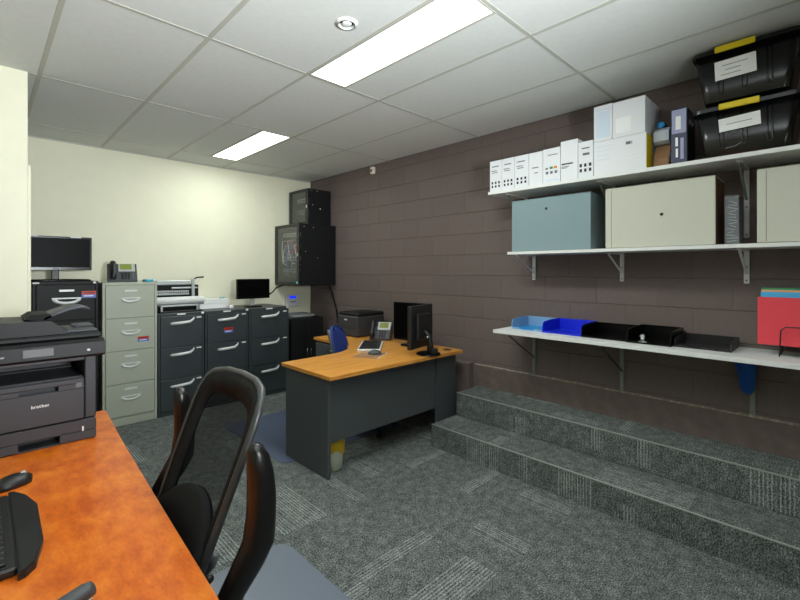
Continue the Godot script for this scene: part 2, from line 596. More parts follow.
func steps() -> void:
	var t := thing("carpeted_steps", "two grey carpeted steps along the foot of the block wall", "steps", Vector3(2.66, 0, -1.0))
	var X1 := 2.665
	var X2 := 2.995
	var H1 := 0.182
	var H2 := 0.378
	var DE := 2.365
	var D0 := -1.0
	part("core", box(X1 + 0.006, WX - 0.02, 0, H1 - 0.006, D0, DE - 0.006, 0.0), M.carpet_base, t)
	part("upper_core", box(X2 + 0.006, WX - 0.02, H1 - 0.006, H2 - 0.006, D0, DE - 0.006, 0.0), M.carpet_base, t)
	var face := Basis(Vector3.UP, -PI / 2)        # pile towards -x
	var flat := Basis(Vector3.RIGHT, -PI / 2)
	rng.seed = 19
	var d := DE
	while d > D0 + 0.01:
		var w := minf(0.5, d - D0)
		if d == DE: w = 0.30
		var dm := d - w / 2
		for lv in 2:
			var x: float = X1 if lv == 0 else X2
			var y0: float = 0.0 if lv == 0 else H1
			var y1: float = H1 if lv == 0 else H2
			var x1: float = X2 if lv == 0 else WX - 0.018
			piece("riser_carpet", rug(y1 - y0, w, Vector2(rng.randf(), rng.randf())), RUG[[0, 2, 1, 3, 0][rng.randi() % 5]], t, Transform3D(face * Basis(Vector3.BACK, PI / 2), P(x + 0.006, (y0 + y1) / 2, dm)))
			# the pattern runs either way on the treads
			var turned: bool = rng.randi() % 2 == 0
			var tm := rug(w, x1 - x, Vector2(rng.randf(), rng.randf())) if turned else rug(x1 - x, w, Vector2(rng.randf(), rng.randf()))
			var tb := flat if not turned else Basis(Vector3.UP, PI / 2) * flat
			piece("tread_carpet", tm, RUG[[0, 1, 0, 3, 2][rng.randi() % 5]], t, Transform3D(tb, P((x + x1) / 2, y1 - 0.006, dm)))
		d -= w
	# ends towards the desk
	piece("end_carpet", rug(WX - 0.02 - X1, H1), RUG[0], t, Transform3D(Basis(Vector3.UP, PI), P((X1 + WX - 0.02) / 2, H1 / 2, DE - 0.006)))
	piece("end_carpet", rug(WX - 0.02 - X2, H2 - H1), RUG[0], t, Transform3D(Basis(Vector3.UP, PI), P((X2 + WX - 0.02) / 2, (H1 + H2) / 2, DE - 0.006)))
	part("nosing", box(X2 - 0.002, X2 + 0.010, H2 - 0.005, H2 + 0.0015, D0, DE, 0.001), M.nosing_metal, t, "thin worn metal nosing on the upper step")
	part("nosing", box(X1 - 0.002, X1 + 0.010, H1 - 0.005, H1 + 0.0015, D0, DE, 0.001), M.nosing_metal, t, "thin worn metal nosing on the lower step")

func ceiling_bits() -> void:
	var t := thing("round_vent", "small round white ceiling vent beside the nearer light", "vent", P0(1.325, CEIL, 1.745))
	var r := mb(true)
	lathe(r, P(1.325, CEIL, 1.745), [Vector2(0.058, 0.0), Vector2(0.056, -0.006), Vector2(0.043, -0.009), Vector2(0.036, -0.004), Vector2(0.035, 0.009)], 28)
	part("ring", r, M.white_plastic, t)
	var c := mb(true)
	lathe(c, P(1.325, CEIL, 1.745), [Vector2(0.036, 0.011), Vector2(0.036, 0.008), Vector2(0.010, 0.008)], 24)
	part("inner_dish", c, M.white_plastic, t)
	var g := mb(true)
	lathe(g, P(1.325, CEIL, 1.745), [Vector2(0.024, 0.004), Vector2(0.025, -0.006), Vector2(0.018, -0.010), Vector2(0.004, -0.011)], 24)
	part("centre_disc", g, M.white_plastic, t)
	t = thing("motion_sensor", "small cream motion sensor high on the block wall", "sensor", P0(WX, 2.59, 3.86))
	part("housing", box(WX - 0.045, WX, 2.59, 2.672, 3.83, 3.89, 0.008), M.cream_paint, t)
	part("lens", box(WX - 0.050, WX - 0.040, 2.612, 2.640, 3.842, 3.878, 0.004), M.mid_grey_plastic, t)

func P0(x: float, y: float, d: float) -> Vector3:
	return Vector3(x, y, -d)

# ---------------------------------------------------------------- filing cabinets
# a pressed cup pull: a crescent rim standing off the drawer with a hooded, open middle
func cup_pull(cx: float, cy: float, d: float, w: float, h: float, proud: float, n := 12) -> SurfaceTool:
	var outer := []
	var inner := []
	for i in n + 1:
		var a := PI + PI * i / n
		outer.append(Vector2(cos(a) * w / 2, sin(a) * h * 0.8))
		inner.append(Vector2(cos(a) * w * 0.33, sin(a) * h * 0.34 - h * 0.02))
	var st := mb(true)
	var rings := []
	for i in n + 1:
		var o: Vector2 = outer[i]
		var q: Vector2 = inner[i]
		rings.append([P(cx + o.x, cy + o.y, d), P(cx + o.x * 0.97, cy + o.y * 0.95, d - proud * 0.7), P(cx + q.x, cy + q.y, d - proud), P(cx + q.x, cy + q.y, d - proud * 0.8), P(cx + o.x * 0.9, cy + o.y * 0.85, d - proud * 0.2)])
	loft(st, rings, true, true)
	var up := mb()
	bxd(up, cx - w / 2, cx + w / 2, cy, cy + h * 0.20, d - proud * 0.35, d, 0.002)
	up.generate_normals()
	st.generate_normals()
	var both := mb()
	both.append_from(st.commit(), 0, Transform3D.IDENTITY)
	both.append_from(up.commit(), 0, Transform3D.IDENTITY)
	both.set_meta("flat", true)
	return both

func sticker(parent: Node3D, x: float, y: float, d: float, w: float, h: float) -> void:
	part("sticker", box(x - w / 2, x + w / 2, y, y + h / 2, d - 0.0008, d, 0.0), M.sticker_red, parent, "red and blue sticker")
	part("sticker", box(x - w / 2, x + w / 2, y - h / 2, y, d - 0.0008, d, 0.0), M.sticker_blue, parent)
	part("sticker_print", box(x - w * 0.35, x + w * 0.3, y - h * 0.28, y - h * 0.12, d - 0.0012, d, 0.0), M.card_white, parent)
	part("sticker_print", box(x - w * 0.4, x + w * 0.4, y + h * 0.18, y + h * 0.32, d - 0.0012, d, 0.0), M.print_dark, parent)

func tall_cabinet(label: String, x0: float, x1: float, h: float, m: Material, pull_w: float, pull_h: float) -> Node3D:
	var D := 4.69
	var t := thing("filing_cabinet", label, "filing cabinet", P0((x0 + x1) / 2, 0, (D + WD) / 2 - 0.01))
	var b := mb()
	bxd(b, x0, x1, 0.0, h, D + 0.004, WD - 0.01, 0.004)
	bxd(b, x0, x0 + 0.022, 0.0, h, D - 0.008, D + 0.0045, 0.003)
	bxd(b, x1 - 0.022, x1, 0.0, h, D - 0.008, D + 0.0045, 0.003)
	bxd(b, x0 + 0.022, x1 - 0.022, h - 0.026, h, D - 0.008, D + 0.0045, 0.003)
	bxd(b, x0 + 0.022, x1 - 0.022, 0.0, 0.075, D - 0.006, D + 0.0045, 0.003)
	part("body", b, m, t)
	var top := h - 0.030
	var step := (top - 0.080) / 4.0
	var cx := (x0 + x1) / 2
	for k in 4:
		var y1 := top - k * step
		var dr := part("drawer", box(x0 + 0.025, x1 - 0.025, y1 - step + 0.006, y1, D - 0.012, D + 0.005, 0.003), m, t)
		part("label_holder", box(cx - 0.052, cx + 0.052, y1 - 0.058, y1 - 0.040, D - 0.016, D - 0.012, 0.001), M.pull_plate, dr)
		part("handle", cup_pull(cx, y1 - 0.122, D - 0.012, pull_w, pull_h, 0.014), M.pull_plate, dr)
	return t

func low_cabinet(label: String, x0: float, x1: float, D: float) -> Node3D:
	var h := 1.02
	var m: Material = M.cabinet_dark
	var t := thing("drawer_cabinet", label, "filing cabinet", P0((x0 + x1) / 2, 0, (D + WD) / 2 - 0.01), 0.0, "row of low dark filing cabinets")
	var b := mb()
	bxd(b, x0, x1, 0.0, h, D + 0.004, WD - 0.012, 0.004)
	bxd(b, x0, x0 + 0.02, 0.0, h, D - 0.008, D + 0.0045, 0.003)
	bxd(b, x1 - 0.02, x1, 0.0, h, D - 0.008, D + 0.0045, 0.003)
	bxd(b, x0 + 0.02, x1 - 0.02, h - 0.028, h, D - 0.008, D + 0.0045, 0.003)
	bxd(b, x0 + 0.02, x1 - 0.02, 0.0, 0.035, D - 0.006, D + 0.0045, 0.003)
	part("body", b, m, t)
	var top := h - 0.032
	var step := (top - 0.040) / 3.0
	var cx := (x0 + x1) / 2
	part("top_label", box(cx - 0.045, cx + 0.035, h - 0.020, h - 0.006, D - 0.010, D - 0.007, 0.0005), M.card_white, t)
	part("corner_tag", box(x1 - 0.030, x1 - 0.002, h - 0.022, h - 0.002, D - 0.012, D - 0.007, 0.001), M.card_white, t)
	for k in 3:
		var y1 := top - k * step
		var dr := part("drawer", box(x0 + 0.023, x1 - 0.023, y1 - step + 0.006, y1, D - 0.012, D + 0.005, 0.003), m, t)
		var lip := mb(true)
		var yy := y1 - 0.070
		tube(lip, [P(cx - 0.105, yy, D - 0.010), P(cx - 0.098, yy - 0.001, D - 0.022), P(cx + 0.0, yy + 0.002, D - 0.026), P(cx + 0.075, yy + 0.008, D - 0.024), P(cx + 0.105, yy + 0.030, D - 0.020), P(cx + 0.118, yy + 0.048, D - 0.010)], [0.008, 0.014, 0.016, 0.015, 0.011, 0.007], 8)
		part("handle", lip, M.pull_plate, dr)
		if k < 2 or x0 < 1.4:
			part("label_tag", box(x1 - 0.078, x1 - 0.030, y1 - 0.030, y1 - 0.016, D - 0.0145, D - 0.012, 0.0005), M.card_white, dr)
	return t

func cabinets() -> void:
	var t := tall_cabinet("black four-drawer filing cabinet under the wide television", 0.305, 0.760, 1.355, M.cabinet_black, 0.205, 0.062)
	sticker(t, 0.690, 1.237, 4.678, 0.105, 0.060)
	part("corner_tag", box(0.722, 0.742, 1.335, 1.352, 4.680, 4.684, 0.0005), M.card_white, t)
	part("corner_tag", box(0.305, 0.350, 1.338, 1.350, 4.680, 4.684, 0.0005), M.card_white, t)
	t = tall_cabinet("tall sage grey four-drawer filing cabinet with a desk phone on top", 0.790, 1.238, 1.337, M.cabinet_sage, 0.160, 0.050)
	sticker(t, 1.118, 0.795, 4.678, 0.095, 0.048)
	low_cabinet("low dark three-drawer cabinet next to the sage one, under the binding machine", 1.245, 1.684, 4.69)
	t = low_cabinet("low dark three-drawer cabinet with a red sticker, middle of its row", 1.688, 2.160, 4.675)
	sticker(t, 1.935, 0.800, 4.663, 0.10, 0.058)
	low_cabinet("low dark three-drawer cabinet under the small monitor, nearest the desk", 2.164, 2.660, 4.66)

# ---------------------------------------------------------------- screens and phones
# a flat screen, local: face towards +z, stands on y = 0
func screen(called: String, label: String, at: Vector3, turn: float, w: float, h: float, lift: float, foot_w: float, foot_d: float, silver_foot := false) -> Node3D:
	var t := thing(called, label, "television" if called == "television" else "monitor", at, turn, "", true)
	part("casing", lbox(-w / 2, w / 2, lift, lift + h, -0.026, 0.012, 0.006), M.black_satin, t)
	part("bezel", lbox(-w / 2 + 0.003, w / 2 - 0.003, lift + 0.003, lift + h - 0.003, 0.010, 0.014, 0.001), M.black_gloss, t)
	part("panel", lbox(-w / 2 + 0.016, w / 2 - 0.016, lift + 0.028, lift + h - 0.016, 0.0142, 0.0150, 0.0), M.screen_off, t)
	part("rear_bulge", lbox(-w * 0.30, w * 0.30, lift + h * 0.18, lift + h * 0.82, -0.050, -0.024, 0.012), M.black_satin, t)
	var n := mb()
	cbox(n, Vector3(0, (lift + 0.06) / 2 + 0.005, -0.036), Vector3(0.055, lift + 0.06, 0.028), 0.006)
	part("neck", n, M.silver_plastic if silver_foot else M.black_satin, t)
	var f := mb(true)
	var rings := []
	for q in [[1.0, 0.0], [1.0, 0.010], [0.93, 0.016], [0.3, 0.019]]:
		var ring := []
		for j in 32:
			var a := TAU * j / 32
			var ca := cos(a)
			var sa := sin(a)
			ring.append(Vector3(signf(ca) * pow(absf(ca), 0.6) * foot_w / 2 * q[0], q[1], -0.012 + signf(sa) * pow(absf(sa), 0.6) * foot_d / 2 * q[0]))
		rings.append(ring)
	loft(f, rings)
	part("foot", f, M.black_gloss, t)
	return t

# a desk phone, local: face towards +z and up, handset on the left
func desk_phone(label: String, at: Vector3, turn: float, s: float) -> void:
	var t := thing("desk_phone", label, "phone", at, turn, "", true)
	var b := mb()
	var side := PackedVector2Array([Vector2(-0.070, 0.0), Vector2(0.060, 0.0), Vector2(0.065, 0.022), Vector2(-0.038, 0.178), Vector2(-0.066, 0.172)])
	# outline in (z, y), pushed along x
	prism(b, side, -0.108 * s, 0.108 * s, Transform3D(Basis(Vector3(0, 0, 1), Vector3(0, 1, 0), Vector3(-1, 0, 0)), Vector3.ZERO))
	part("body", b, M.dark_grey_plastic, t)
	var slope := Vector3(0, 0.156, -0.103).normalized()
	var nrm := Vector3(0, 0.103, 0.156).normalized()
	var fb := Basis(Vector3.RIGHT, slope, nrm)
	var o := Vector3(0, 0.022, 0.065)
	var on := func(x: float, v: float, lift: float) -> Vector3: return o + Vector3(x, 0, 0) + slope * v + nrm * lift
	var p := mb()
	cbox(p, on.call(0.035, 0.140, 0.003), Vector3(0.140, 0.092, 0.012), 0.004, fb)
	part("display_surround", p, M.silver_plastic, t)
	p = mb()
	cbox(p, on.call(0.030, 0.146, 0.010), Vector3(0.096, 0.060, 0.003), 0.001, fb)
	part("display", p, M.lcd_olive, t)
	p = mb()
	for i in 4:
		for j in 3:
			cbox(p, on.call(0.000 + j * 0.026, 0.018 + i * 0.019, 0.003), Vector3(0.018, 0.012, 0.006), 0.002, fb)
	part("keypad", p, M.black_satin, t)
	p = mb()
	for i in 4:
		cbox(p, on.call(0.086, 0.018 + i * 0.019, 0.003), Vector3(0.020, 0.012, 0.006), 0.002, fb)
	part("side_keys", p, M.mid_grey_plastic, t)
	var hs := mb(true)
	var pts := []
	for v in [[0.004, 0.020], [0.018, 0.030], [0.050, 0.036], [0.095, 0.040], [0.145, 0.038], [0.178, 0.030], [0.192, 0.018]]:
		pts.append(on.call(-0.076, v[0], v[1]))
	tube(hs, pts, [0.014, 0.026, 0.023, 0.020, 0.023, 0.026, 0.014], 12)
	part("handset", hs, M.black_satin, t)
	p = mb()
	cbox(p, on.call(-0.076, 0.030, 0.008), Vector3(0.046, 0.044, 0.024), 0.005, fb)
	cbox(p, on.call(-0.076, 0.166, 0.008), Vector3(0.046, 0.044, 0.024), 0.005, fb)
	part("cradle", p, M.black_satin, t)

func cabinet_top_things() -> void:
	var tv := screen("television", "wide black television on the black filing cabinet", P0(0.478, 1.355, 4.90), 0.0, 0.530, 0.305, 0.096, 0.520, 0.20)
	part("white_patch", lbox(-0.20, -0.12, 0.396, 0.404, 0.004, 0.016, 0.001), M.card_white, tv)  # small white patches along the top bezel
	part("white_patch", lbox(0.105, 0.185, 0.392, 0.402, 0.006, 0.016, 0.001), M.card_white, tv)
	part("maker_mark", lbox(-0.022, 0.022, 0.106, 0.113, 0.0140, 0.0148, 0.0), M.mid_grey_plastic, tv)
	desk_phone("dark desk phone with olive display on the sage cabinet", P0(0.985, 1.337, 4.88), -0.12, 1.12)
	var t := thing("marker_pen", "short teal marker lying on the sage cabinet's top edge", "marker", P0(1.19, 1.337, 4.80))
	var b := mb(true)
	tube(b, [P(1.168, 1.350, 4.80), P(1.172, 1.350, 4.80), P(1.232, 1.350, 4.80)], [0.009, 0.013, 0.013], 12)
	part("barrel", b, M.teal, t)
	b = mb(true)
	tube(b, [P(1.140, 1.350, 4.80), P(1.143, 1.350, 4.80), P(1.170, 1.350, 4.80)], [0.009, 0.0135, 0.0135], 12)
	part("cap", b, M.teal_dark, t)
	# binding machine
	t = thing("binding_machine", "white and grey binding machine with a lever on the low cabinet", "binding machine", P0(1.475, 1.02, 4.90))
	part("base_frame", box(1.275, 1.690, 1.02, 1.038, 4.74, 5.10, 0.004), M.black_satin, t)
	var f := mb()
	bxd(f, 1.285, 1.645, 1.082, 1.097, 4.735, 4.80, 0.002)
	bxd(f, 1.285, 1.303, 1.036, 1.090, 4.735, 4.75, 0.002)
	bxd(f, 1.627, 1.645, 1.036, 1.090, 4.735, 4.75, 0.002)
	part("tray_frame", f, M.silver_plastic, t)
	part("inner_body", box(1.255, 1.668, 1.036, 1.300, 4.80, 5.08, 0.006), M.black_matte, t)
	var c := mb(true)
	tube(c, [P(1.248, 1.142, 4.775), P(1.256, 1.142, 4.775), P(1.700, 1.142, 4.775), P(1.712, 1.142, 4.775)], [0.030, 0.038, 0.038, 0.030], 16)
	part("front_cover", c, M.white_plastic, t)
	part("cover_rail", box(1.25, 1.71, 1.094, 1.106, 4.75, 4.80, 0.003), M.mid_grey_plastic, t)  # plain grey rail just below the front cover
	var k := mb()
	for r in 2:
		for i in 18:
			bxd(k, 1.262 + i * 0.0172, 1.276 + i * 0.0172, 1.198 + r * 0.026, 1.219 + r * 0.026, 4.786 + r * 0.006, 4.802, 0.002)
	part("comb_fingers", k, M.silver_plastic, t)
	part("guide_bar", box(1.40, 1.655, 1.262, 1.278, 4.785, 4.802, 0.003), M.silver_plastic, t)
	part("top_bar", box(1.262, 1.590, 1.300, 1.348, 4.80, 4.86, 0.008), M.silver_plastic, t)
	part("side_post", box(1.594, 1.622, 1.15, 1.362, 4.776, 4.802, 0.004), M.silver_plastic, t)
	var lv := mb(true)
	tube(lv, [P(1.606, 1.350, 4.79), P(1.640, 1.376, 4.77), P(1.700, 1.382, 4.74)], [0.006, 0.008, 0.009], 8)
	part("lever", lv, M.black_satin, t)
	# papers and small things on the middle cabinet
	t = thing("paper_stack", "stack of white paper on the middle low cabinet", "paper", P0(1.93, 1.02, 5.05))
	part("lower_sheets", box(1.740, 2.060, 1.02, 1.075, 4.97, 5.19, 0.001), M.print_paper, t)
	part("upper_sheets", box(1.746, 2.068, 1.0755, 1.125, 4.965, 5.188, 0.001), M.card_white, t)
	t = thing("teal_pen", "thin teal pen on the white paper stack", "pen", P0(2.03, 1.125, 5.06))
	b = mb(true)
	tube(b, [P(1.985, 1.131, 5.04), P(2.055, 1.131, 5.07)], 0.006, 8)
	part("barrel", b, M.teal, t)
	b = mb(true)
	tube(b, [P(2.055, 1.131, 5.07), P(2.066, 1.131, 5.075)], [0.006, 0.001], 8)
	part("tip", b, M.silver_plastic, t)
	t = thing("tape_dispenser", "small white dispenser in front of the small monitor", "dispenser", P0(2.03, 1.02, 4.84))
	part("housing", box(2.005, 2.052, 1.02, 1.062, 4.80, 4.86, 0.008), M.card_white, t)
	b = mb(true)
	lathe(b, P(2.028, 1.062, 4.832), [Vector2(0.016, -0.004), Vector2(0.016, 0.008), Vector2(0.010, 0.010)], 16, Basis(Vector3.RIGHT, PI / 2))
	part("roll", b, M.chipboard, t)
	screen("small_monitor", "small black monitor on the low cabinet by the corner", P0(2.312, 1.02, 4.86), 0.0, 0.405, 0.232, 0.098, 0.20, 0.15, true)
	t = thing("monitor_cable", "short black cable from the small monitor to the wall rack", "cable", P0(2.50, 1.165, 4.87))
	b = mb(true)
	tube(b, [P(2.535, 1.165, 4.88), P(2.58, 1.185, 4.90), P(2.66, 1.235, 4.95), P(2.79, 1.262, 5.02)], 0.008, 8)
	part("flex", b, M.black_matte, t)
	b = mb(true)
	tube(b, [P(2.518, 1.165, 4.88), P(2.545, 1.167, 4.88)], 0.012, 8)
	part("plug", b, M.black_satin, t)

# ---------------------------------------------------------------- corner: racks, router, cupboard
func rack(label: String, x0: float, d0: float, d1: float, y0: float, y1: float, wired: bool) -> void:
	var t := thing("network_rack", label, "rack", P0((x0 + WX) / 2, y0, (d0 + d1) / 2))
	var x1 := WX - 0.008
	var b := mb()
	bxd(b, x0 + 0.02, x1, y0, y0 + 0.012, d0, d1, 0.002)
	bxd(b, x0 + 0.02, x1, y1 - 0.012, y1, d0, d1, 0.002)
	bxd(b, x1 - 0.012, x1, y0, y1, d0, d1, 0.002)
	bxd(b, x0 + 0.02, x1, y0, y1, d1 - 0.012, d1, 0.002)
	part("case", b, M.black_satin, t)
	part("side_panel", box(x0 + 0.026, x1 - 0.004, y0 + 0.004, y1 - 0.004, d0 - 0.004, d0 + 0.008, 0.003), M.black_matte, t)
	var f := mb()
	bxd(f, x0, x0 + 0.020, y0, y0 + 0.045, d0, d1, 0.003)
	bxd(f, x0, x0 + 0.020, y1 - 0.035, y1, d0, d1, 0.003)
	bxd(f, x0, x0 + 0.020, y0 + 0.045, y1 - 0.035, d0, d0 + 0.055, 0.003)
	bxd(f, x0, x0 + 0.020, y0 + 0.045, y1 - 0.035, d1 - 0.055, d1, 0.003)
	var dr := part("door", f, M.black_satin, t)
	part("glass_pane", box(x0 + 0.007, x0 + 0.012, y0 + 0.045, y1 - 0.035, d0 + 0.055, d1 - 0.055, 0.0), M.rack_glass, dr, "tinted glass pane")
	part("lock", box(x0 - 0.006, x0 + 0.002, (y0 + y1) / 2 - 0.02, (y0 + y1) / 2 + 0.02, d0 + 0.015, d0 + 0.033, 0.003), M.chrome, dr)
	var sc := mb(true)
	for q in [[0.06, 0.05], [0.30, 0.06], [0.42, 0.55], [0.10, 0.45]]:
		lathe(sc, P(x0 + 0.04 + q[0] * (x1 - x0), y1 - q[1] * (y1 - y0), d0 - 0.004), [Vector2(0.009, 0.0), Vector2(0.008, 0.003), Vector2(0.001, 0.004)], 10, Basis(Vector3.RIGHT, PI / 2))
	part("screws", sc, M.chrome, t)
	# mounted equipment behind the glass
	var ux := x0 + 0.085
	var n := 4 if wired else 2
	for k in n:
		var yy := y1 - 0.10 - k * (y1 - y0 - 0.16) / n
		var e := part("equipment", box(ux, ux + 0.20, yy - 0.044, yy, d0 + 0.06, d1 - 0.06, 0.003), M.silver_plastic if k % 2 == 0 else M.mid_grey_plastic, t)
		var po := mb()
		for i in 12:
			var dd := d0 + 0.09 + i * (d1 - d0 - 0.18) / 11.0
			bxd(po, ux - 0.002, ux + 0.002, yy - 0.034, yy - 0.012, dd - 0.009, dd + 0.009, 0.001)
		part("ports", po, M.black_satin, e)
	if wired:
		rng.seed = 31
		for k in 16:
			var dd := d0 + 0.12 + rng.randf() * (d1 - d0 - 0.24)
			var ya := y1 - 0.17 - rng.randf() * 0.16
			var drop := rng.randf_range(0.08, 0.36) if k % 3 != 0 else rng.randf_range(0.05, 0.12)
			var sw := rng.randf_range(-0.12, 0.12)
			var c := mb(true)
			tube(c, [P(ux, ya, dd), P(ux - 0.045, ya - 0.01, dd), P(ux - 0.052, ya - drop * 0.5, dd + sw * 0.4), P(ux - 0.045, ya - drop, dd + sw), P(ux, ya - drop - 0.01, dd + sw)], 0.006, 6)
			part("patch_cable", c, [M.cable_red, M.cable_blue, M.cable_white][k % 3], t)
		part("indicator", box(x0 - 0.002, x0 + 0.003, y0 + 0.028, y0 + 0.048, d0 + 0.035, d0 + 0.052, 0.001), M.led_cyan, t)

func corner_things() -> void:
	rack("black wall rack with patch cables behind its glass door", 2.783, 4.625, 5.225, 1.262, 2.032, true)
	rack("smaller black wall rack resting on the wired one", 2.975, 4.735, 5.190, 2.036, 2.500, false)
	var t := thing("rack_cable", "black cable hanging down the block wall from the rack", "cable", P0(3.31, 0.95, 4.66))
	var b := mb(true)
	tube(b, [P(3.26, 1.255, 4.68), P(3.290, 1.18, 4.66), P(3.312, 1.05, 4.63), P(3.316, 0.93, 4.585), P(3.318, 0.80, 4.57)], 0.009, 8)
	part("flex", b, M.black_matte, t)
	b = mb(true)
	tube(b, [P(3.318, 0.83, 4.572), P(3.318, 0.77, 4.568)], [0.012, 0.014], 8)
	part("plug", b, M.black_satin, t)
	t = thing("wall_router", "white box with a lit blue display on the cream wall under the rack", "router", P0(3.04, 0.96, 5.22))
	part("housing", box(2.935, 3.150, 0.960, 1.125, 5.200, WD, 0.008), M.white_plastic, t)
	part("display", box(2.985, 3.085, 1.070, 1.105, 5.197, 5.203, 0.001), M.display_blue, t, "lit blue display")
	part("button_row", box(2.985, 3.080, 1.020, 1.030, 5.197, 5.203, 0.001), M.mid_grey_plastic, t)
	t = thing("black_cupboard", "low black two-door cupboard in the corner behind the desk", "cupboard", P0(2.98, 0, 4.95))
	part("carcass", box(2.745, 3.215, 0.0, 0.845, 4.745, 5.20, 0.004), M.black_matte, t)
	for k in 2:
		var xa := 2.752 + k * 0.231
		var dr := part("door", box(xa, xa + 0.226, 0.03, 0.838, 4.728, 4.747, 0.004), M.black_satin, t)
		var h := mb(true)
		var hx := xa + (0.20 if k == 0 else 0.026)
		tube(h, [P(hx, 0.46, 4.73), P(hx, 0.455, 4.708), P(hx, 0.37, 4.708), P(hx, 0.365, 4.73)], 0.005, 6)
		part("handle", h, M.chrome, dr)
	t = thing("grey_papers", "untidy grey papers on the black corner cupboard", "paper", P0(2.95, 0.845, 4.93))
	rng.seed = 5
	for k in 4:
		var s := mb()
		cbox(s, P(2.94 + rng.randf_range(-0.03, 0.03), 0.851 + k * 0.0125, 4.93 + rng.randf_range(-0.02, 0.02)), Vector3(0.32, 0.011, 0.24), 0.002, Basis(Vector3.UP, rng.randf_range(-0.2, 0.2)))
		part("sheaf", s, [M.mid_grey_plastic, M.card_white, M.silver_plastic, M.mid_grey_plastic][k], t)

# ---------------------------------------------------------------- corner desk and what stands on it
func corner_desk() -> void:
	var t := thing("corner_desk", "L-shaped wood-topped corner desk with charcoal panels", "desk", P0(2.5, 0, 3.0))
	var top := mb()
	var pl := PackedVector2Array([Vector2(1.685, 2.405), Vector2(3.135, 2.397), Vector2(3.15, 2.76), Vector2(3.312, 2.95), Vector2(3.312, 4.02), Vector2(2.575, 3.98), Vector2(2.560, 3.56)])
	for i in 9:      # the curved inner corner
		var a := PI * 0.5 * i / 8
		pl.append(Vector2(2.560 - 0.42 * (1 - cos(a)), 3.07 + 0.42 * (1 - sin(a))))
	pl.append(Vector2(1.685, 3.062))
	slab(top, pl, 0.704, 0.730, 0.002)
	part("worktop", top, M.beech_top, t)
	part("end_panel", box(1.715, 1.741, 0, 0.704, 2.475, 3.045, 0.002), M.charcoal_board, t)
	part("front_panel", box(1.741, 2.845, 0.245, 0.704, 2.480, 2.498, 0.002), M.charcoal_board, t)
	part("corner_panel", box(2.848, 3.118, 0, 0.704, 2.466, 2.486, 0.002), M.charcoal_board, t)
	part("return_panel", box(2.60, 3.30, 0, 0.704, 3.945, 3.965, 0.002), M.charcoal_board, t)
	var g := mb(true)
	lathe(g, P(3.035, 0.730, 2.500), [Vector2(0.040, 0.0), Vector2(0.040, 0.003), Vector2(0.034, 0.0045), Vector2(0.002, 0.004)], 24)
	part("grommet", g, M.black_satin, t)
	# pedestal under the return
	t = thing("drawer_pedestal", "charcoal drawer pedestal under the return of the corner desk", "drawers", P0(2.76, 0, 3.74))
	part("body", box(2.585, 3.00, 0.03, 0.690, 3.535, 3.930, 0.003), M.charcoal_board, t)
	for k in 3:
		var y1 := 0.682 - k * 0.212
		var dr := part("drawer", box(2.567, 2.586, y1 - 0.206, y1, 3.538, 3.927, 0.002), M.charcoal_board, t)
		var h := mb(true)
		tube(h, [P(2.567, y1 - 0.05, 3.60), P(2.550, y1 - 0.05, 3.605), P(2.550, y1 - 0.05, 3.69), P(2.567, y1 - 0.05, 3.695)], 0.005, 6)
		part("handle", h, M.chrome, dr)
	for cx in [2.62, 2.96]:
		for cd in [3.58, 3.88]:
			var w := mb(true)
			lathe(w, P(cx, 0.017, cd), [Vector2(0.004, -0.012), Vector2(0.017, -0.010), Vector2(0.017, 0.010), Vector2(0.004, 0.012)], 12, Basis(Vector3.FORWARD, PI / 2))
			part("castor", w, M.black_satin, t)
	# laser printer
	t = thing("laser_printer", "dark grey laser printer at the wall end of the corner desk", "printer", P0(3.10, 0.73, 3.78))
	var b := mb()
	bxd(b, 2.880, 3.270, 0.738, 0.955, 3.600, 3.955, 0.010)
	part("body", b, M.printer_grey, t)
	part("paper_drawer", box(2.872, 2.884, 0.742, 0.815, 3.615, 3.940, 0.003), M.printer_grey, t)
	part("front_door", box(2.870, 2.884, 0.820, 0.945, 3.608, 3.948, 0.004), M.printer_grey, t)
	part("badge", box(2.868, 2.871, 0.905, 0.918, 3.775, 3.825, 0.001), M.card_white, t)
	part("top_cover", box(2.884, 3.268, 0.955, 0.990, 3.602, 3.953, 0.012), M.printer_dark, t)
	part("output_tray", box(2.93, 3.15, 0.9895, 0.994, 3.66, 3.90, 0.002), M.printer_dark, t)
	for q in [[2.91, 3.63], [2.91, 3.92], [3.24, 3.63], [3.24, 3.92]]:
		part("foot", box(q[0] - 0.015, q[0] + 0.015, 0.73, 0.739, q[1] - 0.015, q[1] + 0.015, 0.002), M.black_matte, t)
	desk_phone("dark desk phone with olive display beside the laser printer", P0(2.985, 0.73, 3.345), -1.05, 1.0)
	t = thing("note_block", "small white note block between the phone and the monitors", "note block", P0(3.17, 0.73, 3.20))
	part("sheets", box(3.130, 3.220, 0.73, 0.845, 3.160, 3.240, 0.002), M.card_white, t)
	part("holder", box(3.120, 3.230, 0.73, 0.760, 3.150, 3.250, 0.004), M.white_plastic, t)
	screen("desk_monitor", "black monitor against the block wall, facing along the corner desk", P0(2.952, 0.73, 2.875), -PI / 2 + 0.10, 0.43, 0.368, 0.045, 0.20, 0.18)
	var mo := screen("desk_monitor", "black monitor turned away at the desk's front edge, its back showing", P0(2.735, 0.73, 2.560), PI + 0.24, 0.385, 0.365, 0.055, 0.01, 0.01)
	# its own stand shows behind: an upright neck on an oval foot
	for c in mo.get_children():
		if c.name == "foot" or c.name == "neck":
			mo.remove_child(c)
			c.free()
	var nk := mb(true)
	tube(nk, [Vector3(0, 0.012, -0.110), Vector3(0, 0.10, -0.100), Vector3(0, 0.16, -0.086), Vector3(0, 0.20, -0.050)], [0.034, 0.024, 0.018, 0.020], 10)
